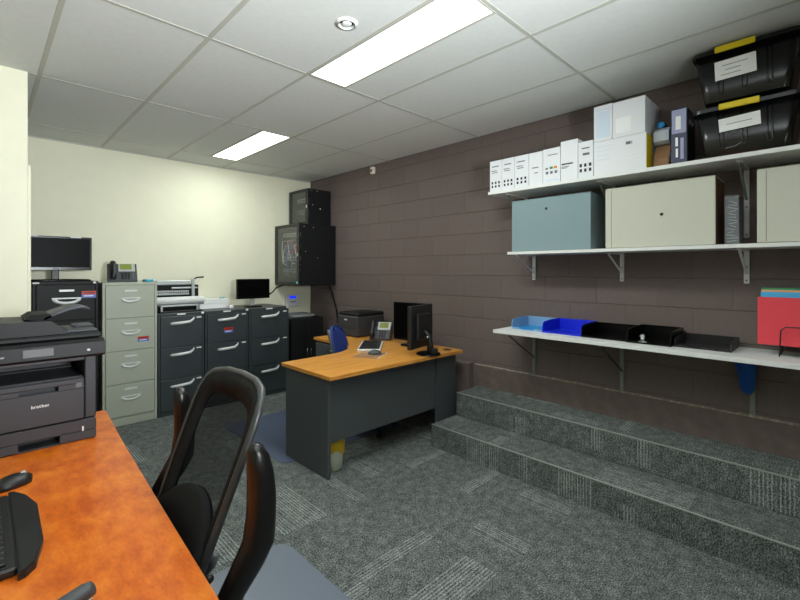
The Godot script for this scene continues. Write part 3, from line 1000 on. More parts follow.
	part("neck", nk, M.black_satin, mo)
	var hg := mb(true)
	tube(hg, [Vector3(-0.035, 0.150, -0.088), Vector3(0.035, 0.150, -0.088)], 0.012, 10)
	part("hinge", hg, M.chrome, mo)
	var ft := mb(true)
	lathe(ft, Vector3(0, 0, -0.085), [Vector2(0.105, 0.0), Vector2(0.105, 0.010), Vector2(0.090, 0.016), Vector2(0.01, 0.018)], 28)
	part("foot", ft, M.black_gloss, mo)
	part("cable_cover", lbox(-0.035, 0.035, 0.0, 0.055, -0.165, -0.130, 0.010), M.black_satin, mo)
	# keyboard, mouse, pad
	t = thing("mouse_pad", "thin clear pad under the mouse on the corner desk", "mouse pad", P0(2.37, 0.73, 2.80), 0.0, "", true)
	part("sheet", lbox(-0.13, 0.13, 0.0, 0.003, -0.11, 0.11, 0.001), M.pack_clear, t)
	part("rim", lbox(-0.134, 0.134, 0.0, 0.004, 0.110, 0.114, 0.0005), M.card_white, t)
	t.rotation.y = 0.5
	mouse("dark mouse on the clear pad of the corner desk", P0(2.425, 0.733, 2.80), 0.9, M.dark_grey_plastic)
	keyboard("white keyboard with black keys in the middle of the corner desk", P0(2.625, 0.73, 3.085), PI * 0.25 + PI, 0.46, 0.21, M.white_plastic, true)
	# waste basket under the desk
	t = thing("waste_basket", "pale waste basket with a yellow bag under the corner desk", "waste basket", P0(1.850, 0, 2.60))
	b = mb(true)
	lathe(b, P(1.850, 0, 2.60), [Vector2(0.055, 0.0), Vector2(0.066, 0.01), Vector2(0.074, 0.16), Vector2(0.080, 0.285), Vector2(0.075, 0.287), Vector2(0.068, 0.16), Vector2(0.058, 0.02)], 24)
	part("bucket", b, M.bag_white, t)
	b = mb(true)
	var rg := []
	for q in [[0.077, 0.13], [0.083, 0.15], [0.085, 0.285], [0.081, 0.296], [0.074, 0.285], [0.068, 0.12]]:
		var ring := []
		for j in 32:
			var a := TAU * j / 32
			ring.append(P(1.850 + cos(a) * q[0], q[1] + (0.022 * sin(a * 3.0 + 1.0) if q[1] < 0.16 else 0.0), 2.60 + sin(a) * q[0]))
		rg.append(ring)
	loft(b, rg, true, false)
	part("bag", b, M.bin_liner_yellow, t)
	# floor mats
	floor_mat("blue-grey plastic chair mat under the corner desk", 1.615, 2.78, 2.90, 4.02, M.mat_blue)

func floor_mat(label: String, x0: float, x1: float, d0: float, d1: float, m: Material) -> void:
	var t := thing("chair_mat", label, "chair mat", P0((x0 + x1) / 2, 0.0, (d0 + d1) / 2))
	var pl := PackedVector2Array()
	var r := 0.075
	for c in [[x1 - r, d0 + r, -PI / 2], [x1 - r, d1 - r, 0.0], [x0 + r, d1 - r, PI / 2], [x0 + r, d0 + r, PI]]:
		for i in 7:
			var a: float = c[2] + PI / 2 * i / 6
			pl.append(Vector2(c[0] + cos(a) * r, c[1] + sin(a) * r))
	var st := mb()
	slab(st, pl, 0.001, 0.004, 0.001)
	part("sheet", st, m, t)

func mouse(label: String, at: Vector3, turn: float, m: Material) -> void:
	var t := thing("computer_mouse", label, "mouse", at, turn, "", true)
	var rings := []
	for i in 9:
		var u := i / 8.0
		var z := -0.056 + 0.112 * u
		var w := 0.032 * sqrt(maxf(0.0, 1.0 - pow(absf(u * 2 - 1), 2.6))) + 0.004
		var h := 0.036 * pow(sin(PI * clampf(u * 0.86 + 0.08, 0, 1)), 0.6) + 0.002
		var ring := []
		for j in 16:
			var a := TAU * j / 16
			ring.append(Vector3(cos(a) * w, maxf(0.0, sin(a)) * h if sin(a) > 0 else 0.0, z))
		rings.append(ring)
	var b := mb(true)
	loft(b, rings)
	part("shell", b, m, t)
	var w2 := mb(true)
	lathe(w2, Vector3(0, 0.029, -0.030), [Vector2(0.002, -0.004), Vector2(0.009, -0.0035), Vector2(0.009, 0.0035), Vector2(0.002, 0.004)], 12, Basis(Vector3.FORWARD, PI / 2))
	part("wheel", w2, M.silver_plastic, t)

# local: long side along x, the user sits towards +z
func keyboard(label: String, at: Vector3, turn: float, w: float, dp: float, m: Material, white: bool) -> Node3D:
	var t := thing("keyboard", label, "keyboard", at, turn, "", true)
	part("base", lbox(-w / 2, w / 2, 0.0, 0.022, -dp / 2, dp / 2, 0.005), m, t)
	var rows := 5
	var cols := 15
	var kw := (w - 0.03) / cols
	var kd := (dp - 0.035) / rows
	part("key_bed", lbox(-w / 2 + 0.012, w / 2 - 0.012, 0.0215, 0.0235, -dp / 2 + 0.014, dp / 2 - 0.014, 0.0005), M.black_satin, t)
	var km := mb()
	cbox(km, Vector3.ZERO, Vector3(kw * 0.88, 0.008, kd * 0.86), 0.002)
	km.generate_normals()
	var mesh := km.commit()
	for r in rows:
		for c in cols:
			piece("key", mesh, M.black_satin, t, Transform3D(Basis.IDENTITY, Vector3(-w / 2 + 0.015 + kw * (c + 0.5), 0.0272, -dp / 2 + 0.017 + kd * (r + 0.5))))
	return t

func blue_chair() -> void:
	# local: faces -z
	var t := thing("task_chair", "blue upholstered task chair at the inner corner of the desk", "chair", P0(2.535, 0.0, 3.065), -2.695, "", true)
	var bk := mb(true)
	var rings := []
	for i in 11:
		var v := i / 10.0
		var y := 0.60 + 0.325 * v
		var w := 0.138 * pow(sin(PI * clampf(0.12 + 0.78 * v, 0.0, 1.0)), 0.45)
		if i == 0 or i == 10: w *= 0.7
		var z := 0.23 + 0.10 * v
		var th := 0.030 if i > 0 and i < 10 else 0.012
		var ring := []
		for j in 20:
			var a := TAU * j / 20
			ring.append(Vector3(signf(cos(a)) * pow(absf(cos(a)), 0.6) * w, y, z - 0.03 * pow(cos(a), 2) + sin(a) * th))
		rings.append(ring)
	loft(bk, rings)
	part("backrest", bk, M.chair_blue, t)
	var sh := mb(true)
	var r2 := []
	for ring in rings.slice(1, 10):
		var q := []
		var c := Vector3.ZERO
		for p in ring: c += p
		c /= ring.size()
		for p in ring: q.append(Vector3(c.x + (p.x - c.x) * 0.96, p.y, p.z + 0.018))
		r2.append(q)
	loft(sh, r2)
	part("back_shell", sh, M.mid_grey_plastic, t)
	var se := mb(true)
	var sr := []
	for q in [[0.80, 0.405], [0.98, 0.415], [1.0, 0.44], [0.97, 0.465], [0.75, 0.478], [0.2, 0.474]]:
		var ring := []
		for j in 28:
			var a := TAU * j / 28
			ring.append(Vector3(signf(cos(a)) * pow(absf(cos(a)), 0.55) * 0.225 * q[0], q[1], signf(sin(a)) * pow(absf(sin(a)), 0.55) * 0.22 * q[0]))
		sr.append(ring)
	loft(se, sr)
	part("seat", se, M.chair_blue, t)
	var br := mb(true)
	tube(br, [Vector3(0, 0.395, 0.05), Vector3(0, 0.40, 0.22), Vector3(0, 0.46, 0.285), Vector3(0, 0.66, 0.290)], 0.016, 8)
	part("back_bar", br, M.black_satin, t)
	chair_base(t, 0.405)

func chair_base(t: Node3D, top: float) -> void:
	var c := mb(true)
	lathe(c, Vector3.ZERO, [Vector2(0.030, 0.075), Vector2(0.032, 0.18), Vector2(0.020, 0.19), Vector2(0.016, top), Vector2(0.05, top + 0.002)], 16)
	part("gas_column", c, M.black_satin, t)
	for k in 5:
		var a := TAU * k / 5 + 0.35
		var v := Vector3(cos(a), 0, sin(a))
		var l := mb(true)
		tube(l, [Vector3(0, 0.105, 0), v * 0.14 + Vector3(0, 0.098, 0), v * 0.275 + Vector3(0, 0.072, 0)], [0.026, 0.022, 0.015], 8)
		var leg := part("leg", l, M.black_satin, t)
		var w := mb(true)
		lathe(w, v * 0.270 + Vector3(0, 0.0315, 0), [Vector2(0.006, -0.022), Vector2(0.027, -0.020), Vector2(0.0275, 0.020), Vector2(0.006, 0.022)], 14, Basis(Vector3.UP, -a) * Basis(Vector3.RIGHT, PI / 2))
		part("castor", w, M.black_satin, leg)

# ---------------------------------------------------------------- the near chair: mesh back, arms folded up
func near_chair() -> void:
	var C := Vector3(0.235, 0, -1.43)
	var t := thing("mesh_chair", "black mesh-backed office chair with raised arms at the near desk", "chair", C)
	# back surface: height y and side s (-1 far, +1 near)
	var lean := func(y: float) -> float:
		return 0.450 + 0.40 * (y - 0.70)
	var on := func(y: float, s: float, half: float) -> Vector3:
		return P(lean.call(y) + 0.030 * (1.0 - s * s), y, 1.4175 - s * half)
	# outline, going round
	var outl := []
	var prof := [[0.560, 0.190], [0.62, 0.205], [0.70, 0.214], [0.78, 0.220], [0.86, 0.224], [0.93, 0.227], [0.985, 0.227], [1.03, 0.222], [1.064, 0.206], [1.085, 0.175], [1.096, 0.110]]
	for q in prof: outl.append(Vector2(q[0], q[1]))
	outl.append(Vector2(1.098, 0.0))
	for i in range(prof.size() - 1, -1, -1): outl.append(Vector2(prof[i][0], -prof[i][1]))
	outl.append(Vector2(0.552, 0.0))
	var at := func(q: Vector2, shrink: float) -> Vector3:
		var y := lerpf(q.x, 0.80, shrink)
		var sd := q.y * (1.0 - shrink)
		return on.call(y, sd / 0.226, 0.226)
	var rim := mb(true)
	var loop := []
	for q in outl: loop.append(at.call(q, 0.0))
	tube(rim, loop, 0.0125, 8, true)
	part("rim", rim, M.chair_rim, t)
	# flange of the frame inside the rim, with thickness
	var fr := mb(true)
	var rr := []
	for q in outl + [outl[0]]:
		var a: Vector3 = at.call(q, 0.01)
		var b: Vector3 = at.call(q, 0.24)
		var e := Vector3(0.012, 0, 0)
		rr.append([a - e, a + e, b + e * 0.5, b - e * 0.5])
	loft(fr, rr, true, false)
	part("back_frame", fr, M.black_matte, t)
	# mesh cloth
	var me := mb(true)
	var cen := Vector2(0.80, 0.0)
	for i in outl.size():
		var q: Vector2 = outl[i]
		var q2: Vector2 = outl[(i + 1) % outl.size()]
		for k in 4:
			var s0 := 0.22 + 0.78 * k / 4.0
			var s1 := 0.22 + 0.78 * (k + 1) / 4.0
			quad(me, at.call(q, s0), at.call(q2, s0), at.call(q2, s1), at.call(q, s1), Vector3(-1, 0.2, 0))
	part("mesh_panel", me, M.mesh_cloth, t, "see-through black mesh")
	# solid lumbar pad with an arched top
	var lp := mb(true)
	var lr := []
	for i in 13:
		var s := -1.0 + 2.0 * i / 12.0
		var yt := 0.615 + 0.150 * sqrt(maxf(0.0, 1.0 - s * s))
		var ring := []
		for v in [[0.565, -0.022], [0.60, -0.036], [(0.60 + yt) / 2, -0.036], [yt - 0.01, -0.028], [yt, -0.012], [yt - 0.01, 0.010], [0.60, 0.012], [0.565, 0.010]]:
			ring.append(on.call(v[0], s * 0.94, 0.2275) + Vector3(v[1], 0, 0))
		lr.append(ring)
	loft(lp, lr)
	part("lumbar_pad", lp, M.black_matte, t)
	var sp := mb(true)
	tube(sp, [P(0.20, 0.405, 1.425), P(0.40, 0.40, 1.425), P(0.460, 0.45, 1.425), P(0.478, 0.56, 1.425), P(0.520, 0.70, 1.425)], [0.022, 0.022, 0.022, 0.020, 0.014], 8)
	part("back_bar", sp, M.black_satin, t)
	var kb := mb(true)
	tube(kb, [P(0.455, 0.575, 1.275), P(0.470, 0.615, 1.255), P(0.480, 0.640, 1.245)], [0.010, 0.016, 0.012], 8)
	part("tilt_knob", kb, M.mid_grey_plastic, t)
	kb = mb(true)
	tube(kb, [P(0.435, 0.545, 1.30), P(0.445, 0.58, 1.235), P(0.455, 0.60, 1.215)], [0.012, 0.014, 0.010], 8)
	part("tilt_lever", kb, M.black_satin, t)
	# seat
	var se := mb(true)
	var sr := []
	for q in [[0.86, 0.435], [0.98, 0.447], [1.0, 0.475], [0.97, 0.503], [0.80, 0.518], [0.3, 0.512]]:
		var ring := []
		for j in 32:
			var a := TAU * j / 32
			ring.append(P(0.205 + signf(cos(a)) * pow(absf(cos(a)), 0.5) * 0.235 * q[0], q[1], 1.425 + signf(sin(a)) * pow(absf(sin(a)), 0.5) * 0.245 * q[0]))
		sr.append(ring)
	loft(se, sr)
	part("seat", se, M.black_matte, t)
	# arms, folded up beside the back
	for sgn in [-1.0, 1.0]:
		var dc: float = 1.062 if sgn > 0 else 1.765
		var ox: float = 0.0 if sgn > 0 else 0.034
		var rings := []
		for q in [[0.405, 0.560, 0.012, 0.014], [0.425, 0.585, 0.026, 0.022], [0.448, 0.640, 0.032, 0.024], [0.490, 0.695, 0.040, 0.026], [0.520, 0.745, 0.040, 0.029], [0.527, 0.81, 0.037, 0.030], [0.528, 0.87, 0.036, 0.030], [0.524, 0.93, 0.033, 0.029], [0.518, 0.975, 0.026, 0.026], [0.514, 1.000, 0.014, 0.015]]:
			var ring := []
			for j in 16:
				var a := TAU * j / 16
				ring.append(P(ox + q[0] + signf(cos(a)) * pow(absf(cos(a)), 0.75) * q[2], q[1] - cos(a) * q[2] * 0.25, dc + signf(sin(a)) * pow(absf(sin(a)), 0.75) * q[3]))
			rings.append(ring)
		var ar := mb(true)
		loft(ar, rings)
		part("arm_pad", ar, M.leather_black, t)
		var br := mb(true)
		tube(br, [P(0.415, 0.585, dc), P(0.40, 0.50, dc + sgn * 0.01), P(0.36, 0.435, dc + sgn * 0.06), P(0.25, 0.425, dc + sgn * 0.14)], [0.022, 0.022, 0.018, 0.016], 10)
		part("arm_bracket", br, M.black_satin, t)
		var pv := mb(true)
		tube(pv, [P(0.415, 0.575, dc - sgn * 0.030), P(0.415, 0.575, dc + sgn * 0.030)], 0.026, 14)
		part("arm_pivot", pv, M.dark_grey_plastic, t)
	var keep := org
	org = Vector3.ZERO
	chair_base(t, 0.435)
	org = keep

# ---------------------------------------------------------------- the near desk
func near_desk() -> void:
	var t := thing("near_desk", "orange cherry wood desk in the foreground", "desk", P0(-0.10, 0, 1.6))
	var top := mb()
	slab(top, PackedVector2Array([Vector2(-0.46, 2.665), Vector2(0.462, 2.655), Vector2(0.428, 2.10), Vector2(0.389, 1.293), Vector2(0.374, 0.95), Vector2(0.355, 0.45), Vector2(-0.46, 0.45)]), 0.700, 0.730, 0.002)
	part("worktop", top, M.cherry_top, t)
	part("end_panel", box(-0.40, 0.30, 0, 0.70, 2.60, 2.625, 0.002), M.cherry_edge, t)
	part("end_panel", box(-0.40, 0.28, 0, 0.70, 0.50, 0.525, 0.002), M.cherry_edge, t)
	part("back_panel", box(-0.40, -0.375, 0.25, 0.70, 0.525, 2.60, 0.002), M.cherry_edge, t)
	# multifunction printer
	t = thing("multifunction_printer", "dark grey multifunction printer on the cherry wood desk", "printer", P0(0.15, 0.73, 2.45))
	var F := 2.245
	var R := 0.357
	var L := -0.075
	var b := mb()
	# tray front with a real hand hold cut into its lower edge
	bxd(b, L, R, 0.768, 0.818, F, 2.60, 0.004)
	bxd(b, L + 0.003, R - 0.003, 0.7315, 0.736, F + 0.004, 2.595, 0.001)
	bxd(b, L, 0.105, 0.733, 0.768, F, 2.60, 0.003)
	bxd(b, 0.232, R, 0.733, 0.768, F, 2.60, 0.003)
	bxd(b, 0.105, 0.232, 0.733, 0.768, F + 0.09, 2.60, 0.003)
	part("paper_tray", b, M.printer_grey, t)
	b = mb()
	bxd(b, L + 0.04, R - 0.04, 0.822, 0.998, F + 0.045, 2.60, 0.002)
	bxd(b, R - 0.040, R, 0.822, 1.085, F + 0.002, 2.60, 0.004)
	bxd(b, L, L + 0.04, 0.822, 1.085, F + 0.002, 2.60, 0.004)
	bxd(b, L + 0.04, R - 0.04, 0.998, 1.085, F + 0.30, 2.60, 0.004)
	bxd(b, L + 0.04, R - 0.04, 1.070, 1.085, F + 0.002, F + 0.30, 0.003)
	part("body", b, M.printer_grey, t)
	# front door, open at its finger slot
	b = mb()
	bxd(b, L + 0.042, R - 0.043, 0.824, 0.955, F - 0.004, F + 0.012, 0.003)
	bxd(b, L + 0.042, R - 0.043, 0.974, 0.996, F - 0.004, F + 0.012, 0.003)
	bxd(b, L + 0.042, 0.105, 0.955, 0.974, F - 0.004, F + 0.012, 0.001)
	bxd(b, 0.228, R - 0.043, 0.955, 0.974, F - 0.004, F + 0.012, 0.001)
	part("front_door", b, M.printer_grey, t)
	part("output_roller", box(L + 0.06, R - 0.06, 1.010, 1.022, F + 0.20, F + 0.215, 0.003), M.printer_dark, t)
	part("corner_mark", box(R - 0.072, R - 0.052, 0.958, 0.978, F - 0.0048, F, 0.0005), M.mid_grey_plastic, t)
	part("tray_mark", box(R - 0.050, R - 0.044, 0.770, 0.790, F - 0.0012, F, 0.0003), M.card_white, t)
	text("brother", 0.0155, M.card_white, t, P(0.170, 0.905, F - 0.0046), Basis.IDENTITY, "maker_name", true)
	# control panel overhangs the front
	b = mb()
	prism(b, PackedVector2Array([Vector2(-0.34, 1.088), Vector2(0.028, 1.088), Vector2(0.040, 1.098), Vector2(0.036, 1.148), Vector2(0.020, 1.160), Vector2(-0.34, 1.160)]), -R - 0.024, -L + 0.02, Transform3D(Basis(Vector3(0, 0, 1), Vector3(0, 1, 0), Vector3(-1, 0, 0)), P(0, 0, F)))
	part("scanner_unit", b, M.printer_dark, t)
	part("end_cap", box(R + 0.0235, R + 0.027, 1.092, 1.150, F - 0.034, F + 0.04, 0.003), M.dark_grey_plastic, t)
	part("display", box(0.115, 0.210, 1.108, 1.140, F - 0.0415, F - 0.036, 0.002), M.mid_grey_plastic, t, "pale unlit display")
	part("panel_button", box(0.318, 0.330, 1.112, 1.122, F - 0.041, F - 0.036, 0.002), M.silver_plastic, t)
	text("brother", 0.010, M.silver_plastic, t, P(0.045, 1.120, F - 0.0405), Basis.IDENTITY, "small_maker_name", true)
	part("scanner_lid", box(L, R + 0.020, 1.163, 1.184, F + 0.0, 2.59, 0.006), M.printer_dark, t)
	b = mb()
	prism(b, PackedVector2Array([Vector2(L, 1.186), Vector2(0.268, 1.186), Vector2(0.205, 1.242), Vector2(L, 1.248)]), 0.0, 0.30, Transform3D(Basis.IDENTITY, P(0, 0, 2.56)))
	part("document_feeder", b, M.printer_dark, t)
	b = mb()
	prism(b, PackedVector2Array([Vector2(0.125, 1.250), Vector2(0.150, 1.268), Vector2(0.205, 1.268), Vector2(0.225, 1.244), Vector2(0.20, 1.236)]), 0.0, 0.22, Transform3D(Basis.IDENTITY, P(0, 0, 2.53)))
	part("feed_hinge", b, M.black_matte, t)
	b = mb(true)
	var rings := []
	for q in [[0.188, 1.252], [0.23, 1.272], [0.275, 1.290], [0.315, 1.296], [0.345, 1.286]]:
		rings.append([P(q[0], q[1], 2.31), P(q[0], q[1], 2.53), P(q[0], q[1] - 0.010, 2.53), P(q[0], q[1] - 0.010, 2.31)])
	loft(b, rings)
	part("feed_tray", b, M.dark_grey_plastic, t)
	b = mb()
	bxd(b, 0.262, 0.372, 1.184, 1.194, 2.30, 2.54, 0.004)
	bxd(b, 0.30, 0.372, 1.194, 1.204, 2.40, 2.52, 0.005)
	part("eject_tray", b, M.dark_grey_plastic, t)
	# keyboard with a palm rest towards the chair
	var kb := keyboard("black ergonomic keyboard with a palm rest on the cherry desk", P0(-0.016, 0.73, 1.585), PI / 2, 0.46, 0.155, M.black_satin, false)
	b = mb()
	slab_local(b, PackedVector2Array([Vector2(-0.255, 0.078), Vector2(-0.250, 0.092), Vector2(-0.225, 0.112), Vector2(-0.12, 0.134), Vector2(0.11, 0.138), Vector2(0.20, 0.118), Vector2(0.245, 0.096), Vector2(0.258, 0.078)]), 0.0, 0.020, 0.004)
	part("palm_rest", b, M.black_satin, kb)
	mouse("black mouse beyond the keyboard on the cherry desk", P0(0.075, 0.73, 1.935), -1.2, M.black_satin)
	# stapler at the bottom of the view
	t = thing("stapler", "dark grey stapler on the near part of the cherry desk", "stapler", P0(0.125, 0.73, 1.115), 0.35, "", true)
	part("foot", lbox(-0.075, 0.050, 0.0, 0.010, -0.018, 0.018, 0.003), M.black_satin, t)
	b = mb(true)
	var r3 := []
	for q in [[-0.080, 0.018, 0.026, 0.010], [-0.055, 0.016, 0.040, 0.017], [-0.01, 0.016, 0.048, 0.020], [0.035, 0.016, 0.050, 0.020], [0.050, 0.018, 0.047, 0.017]]:
		var ring := []
		for j in 14:
			var a := TAU * j / 14
			ring.append(Vector3(q[0], (q[1] + q[2]) / 2 + sin(a) * (q[2] - q[1]) / 2, cos(a) * q[3]))
		r3.append(ring)
	loft(b, r3)
	part("arm", b, M.dark_grey_plastic, t)
	part("hinge_block", lbox(0.020, 0.046, 0.008, 0.022, -0.014, 0.014, 0.002), M.chrome, t)
	floor_mat("clear plastic chair mat under the mesh chair", -0.10, 1.165, 0.75, 2.085, M.mat_clear)

# plan outline in local (x, z)
func slab_local(st: SurfaceTool, pts: PackedVector2Array, y0: float, y1: float, bv: float) -> void:
	var t := Transform3D(Basis(Vector3(1, 0, 0), Vector3(0, 0, 1), Vector3(0, 1, 0)), Vector3.ZERO)
	var inn: PackedVector2Array = Geometry2D.offset_polygon(pts, -bv)[0]
	prism(st, pts, y0, y1 - bv, t)
	prism(st, inn, y1 - bv, y1, t)

# ---------------------------------------------------------------- wall shelves
func shelf(label: String, x0: float, d1: float, y0: float, y1: float) -> void:
	var t := thing("wall_shelf", label, "shelf", P0((x0 + WX) / 2, y0, 0.7))
	part("board", box(x0 + 0.003, WX - 0.001, y0, y1, -0.55, d1 - 0.003, 0.001), M.shelf_white, t)
	part("front_edging", box(x0, x0 + 0.003, y0, y1, -0.55, d1, 0.0008), M.shelf_white, t)
	part("end_edge", box(x0 + 0.003, WX - 0.001, y0, y1, d1 - 0.003, d1, 0.0005), M.chipboard if y1 < 1.2 else M.shelf_white, t)

func bracket(label: String, group: String, d: float, ytop: float, tip: float, drop: float, brace_drop: float, leg_m: Material, brace_m: Material) -> void:
	var t := thing("shelf_bracket", label, "bracket", P0(WX - 0.01, ytop - drop, d), 0.0, group)
	var l := mb()
	bxd(l, WX - 0.014, WX - 0.002, ytop - drop, ytop, d - 0.014, d + 0.014, 0.003)
	part("wall_leg", l, leg_m, t)
	part("arm", box(tip, WX - 0.012, ytop - 0.010, ytop - 0.001, d - 0.012, d + 0.012, 0.002), leg_m, t)
	var b := mb()
	var a := P(tip + 0.02, ytop - 0.012, d)
	var e := P(WX - 0.010, ytop - brace_drop, d)
	var v := (e - a)
	cbox(b, (a + e) / 2, Vector3(v.length(), 0.007, 0.014), 0.002, Basis(Vector3.BACK, atan2(v.y, v.x)))
	part("brace", b, brace_m, t)
	var s := mb(true)
	for k in 2:
		lathe(s, P(WX - 0.014, ytop - drop + 0.02 + k * drop * 0.4, d), [Vector2(0.005, 0.0), Vector2(0.004, 0.002), Vector2(0.001, 0.003)], 8, Basis(Vector3.BACK, PI / 2))
	part("screws", s, M.mid_grey_plastic, t)

# front of a carton that faces -x, with print on it; rows given as [y part, height part, from, to, material]
func carton(called: String, label: String, x0: float, x1: float, y0: float, y1: float, d0: float, d1: float, m: Material, marks: Array, group := "", flap := true) -> Node3D:
	var t := thing(called, label, "box", P0((x0 + x1) / 2, y0, (d0 + d1) / 2), 0.0, group)
	part("carton", box(x0, x1, y0, y1, d0, d1, 0.0015), m, t)
	if flap:
		part("lid_flap", box(x0 + 0.0008, x1 - 0.001, y1 - 0.0005, y1 + 0.0012, d0 + 0.001, d1 - 0.001, 0.0003), m, t)
	var lay := 0.0005
	for k in marks:
		lay += 0.00025
		# measured on the face from the far end (left as seen) to the near end
		var da: float = d1 - k[2] * (d1 - d0)
		var db: float = d1 - k[3] * (d1 - d0)
		var ya: float = y0 + k[0] * (y1 - y0)
		part("print", box(x0 - lay, x0, ya, ya + k[1] * (y1 - y0), db, da, 0.0), k[4], t)
	return t

func dots(rows: Array, cols: Array, w: float, h: float, m: Material) -> Array:
	var o := []
	for r in rows:
		for c in cols:
			o.append([r, h, c - w / 2, c + w / 2, m])
	return o

func top_shelf() -> void:
	var Y := 2.092
	shelf("top white wall shelf, carrying cartons and storage tubs", 2.975, 2.020, 2.068, Y)
	for q in [[1.872, "by its far end"], [1.165, "over the gap between the blue and grey chests"], [0.400, "over the gap between the two grey chests"]]:
		bracket("metal bracket under the top shelf " + q[1], "top shelf brackets", q[0], 2.067, 3.03, 0.42 if q[0] < 0.5 else 0.22, 0.19, M.bracket_white, M.bracket_sage)
	var X := 2.985
	var g := "small white toner cartons in a row"
	var six := dots([0.12, 0.24], [0.22, 0.50, 0.78], 0.13, 0.075, M.print_dark)
	var head := [[0.80, 0.03, 0.2, 0.75, M.print_grey], [0.66, 0.022, 0.15, 0.6, M.print_grey], [0.60, 0.022, 0.2, 0.65, M.print_grey]]
	var tops := 2.337
	carton("toner_carton", "small white toner carton at the far end of the top shelf", X, 3.25, Y, tops, 1.896, 2.008, M.carton_white, six + head, g)
	carton("toner_carton", "second small white toner carton from the shelf's far end", X, 3.25, Y, tops, 1.783, 1.893, M.carton_white, six + head, g)
	carton("toner_carton", "third small white toner carton from the shelf's far end", X, 3.25, Y, tops, 1.661, 1.780, M.carton_white, six + head, g)
	carton("toner_carton", "plain white toner carton with two short grey lines", X, 3.25, Y, tops, 1.546, 1.658, M.carton_white, [[0.52, 0.03, 0.25, 0.70, M.print_grey], [0.36, 0.025, 0.40, 0.68, M.print_grey]], g)
	carton("toner_carton", "white toner carton with green and orange marks", X, 3.25, Y, 2.342, 1.412, 1.543, M.carton_white, dots([0.26], [0.24, 0.50, 0.76], 0.15, 0.08, M.print_grey) + [[0.40, 0.07, 0.40, 0.58, M.print_green], [0.40, 0.07, 0.64, 0.82, M.print_orange], [0.40, 0.05, 0.15, 0.30, M.print_grey], [0.06, 0.045, 0.18, 0.9, M.print_pale_blue], [0.80, 0.02, 0.3, 0.85, M.print_grey]], g)
	carton("toner_carton", "taller white toner carton with a dark line of print", X, 3.25, Y, 2.372, 1.284, 1.408, M.carton_white, [[0.40, 0.035, 0.06, 0.72, M.print_dark], [0.34, 0.02, 0.06, 0.5, M.print_grey], [0.31, 0.015, 0.06, 0.4, M.print_grey]], g)
	carton("toner_carton", "small white toner carton with six dark marks beside the big white carton", X, 3.25, Y, 2.340, 1.178, 1.281, M.carton_white, dots([0.16, 0.30], [0.18, 0.48, 0.80], 0.15, 0.09, M.print_dark) + [[0.80, 0.03, 0.25, 0.75, M.print_grey], [0.62, 0.06, 0.32, 0.75, M.print_grey]], g)
	var t := carton("large_carton", "big white carton with a yellow end on the top shelf", X, 3.28, Y, 2.318, 0.852, 1.174, M.carton_white, [[0.83, 0.02, 0.05, 0.36, M.print_pale_blue], [0.70, 0.02, 0.05, 0.32, M.print_pale_blue], [0.57, 0.02, 0.05, 0.30, M.print_pale_blue], [0.44, 0.02, 0.05, 0.32, M.print_pale_blue], [0.76, 0.08, 0.63, 0.72, M.print_grey], [0.76, 0.08, 0.735, 0.745, M.print_grey], [0.46, 0.03, 0.56, 0.82, M.print_paper]])
	part("yellow_end", box(X + 0.003, 3.10, Y + 0.002, 2.316, 0.8505, 0.8525, 0.0005), M.yellow, t)
	carton("pale_carton", "narrow pale blue and white carton stacked on the big white one", X, 3.25, 2.3205, 2.556, 1.056, 1.174, M.carton_white, [[0.86, 0.05, 0.10, 0.95, M.print_pale_blue], [0.08, 0.74, 0.12, 0.88, M.print_pale_blue]])
	t = carton("wide_carton", "wide glossy white carton stacked beside the narrow pale one", X, 3.29, 2.3205, 2.552, 0.858, 1.053, M.carton_white, [[0.12, 0.42, 0.10, 0.58, M.print_paper]])
	for k in 3:
		part("side_crease", box(X + 0.03 + k * 0.035, X + 0.034 + k * 0.035, 2.325, 2.548, 0.8565, 0.8585, 0.0003), M.carton_side, t)
	t = thing("brown_parcel", "crumpled brown wrapped parcel between the white and navy cartons", "parcel", P0(3.15, Y, 0.78))
	var b := mb()
	prism(b, PackedVector2Array([Vector2(3.05, Y), Vector2(3.29, Y), Vector2(3.30, 2.20), Vector2(3.22, 2.245), Vector2(3.10, 2.235), Vector2(3.045, 2.15)]), 0.0, 0.085, Transform3D(Basis.IDENTITY, P(0, 0, 0.830)))
	part("wrapping", b, M.carton_brown, t)
	part("tape", box(3.10, 3.13, 2.2355, 2.240, 0.75, 0.825, 0.0005), M.chipboard, t)
	part("label_patch", box(3.07, 3.12, 2.13, 2.19, 0.7435, 0.7455, 0.0), M.card_white, t)
	t = thing("padded_envelope", "grey padded envelope lying on the brown parcel", "envelope", P0(3.17, 2.246, 0.785))
	b = mb()
	prism(b, PackedVector2Array([Vector2(3.05, 2.262), Vector2(3.08, 2.247), Vector2(3.26, 2.247), Vector2(3.29, 2.262), Vector2(3.285, 2.330), Vector2(3.22, 2.352), Vector2(3.10, 2.352), Vector2(3.055, 2.325)]), 0.0, 0.085, Transform3D(Basis.IDENTITY, P(0, 0, 0.830)))
	part("padding", b, M.carton_side, t)
	part("flap", box(3.10, 3.20, 2.3525, 2.3545, 0.76, 0.828, 0.0005), M.mid_grey_plastic, t)
	t = thing("cable_spool", "black spool with a blue end cap on the grey envelope", "spool", P0(3.17, 2.355, 0.80))
	b = mb(true)
	tube(b, [P(3.11, 2.376, 0.80), P(3.27, 2.376, 0.80)], 0.017, 14)
	part("core", b, M.black_satin, t)
	b = mb(true)
	tube(b, [P(3.098, 2.376, 0.80), P(3.112, 2.376, 0.80)], 0.021, 16)
	part("end_cap", b, M.tray_sky, t)
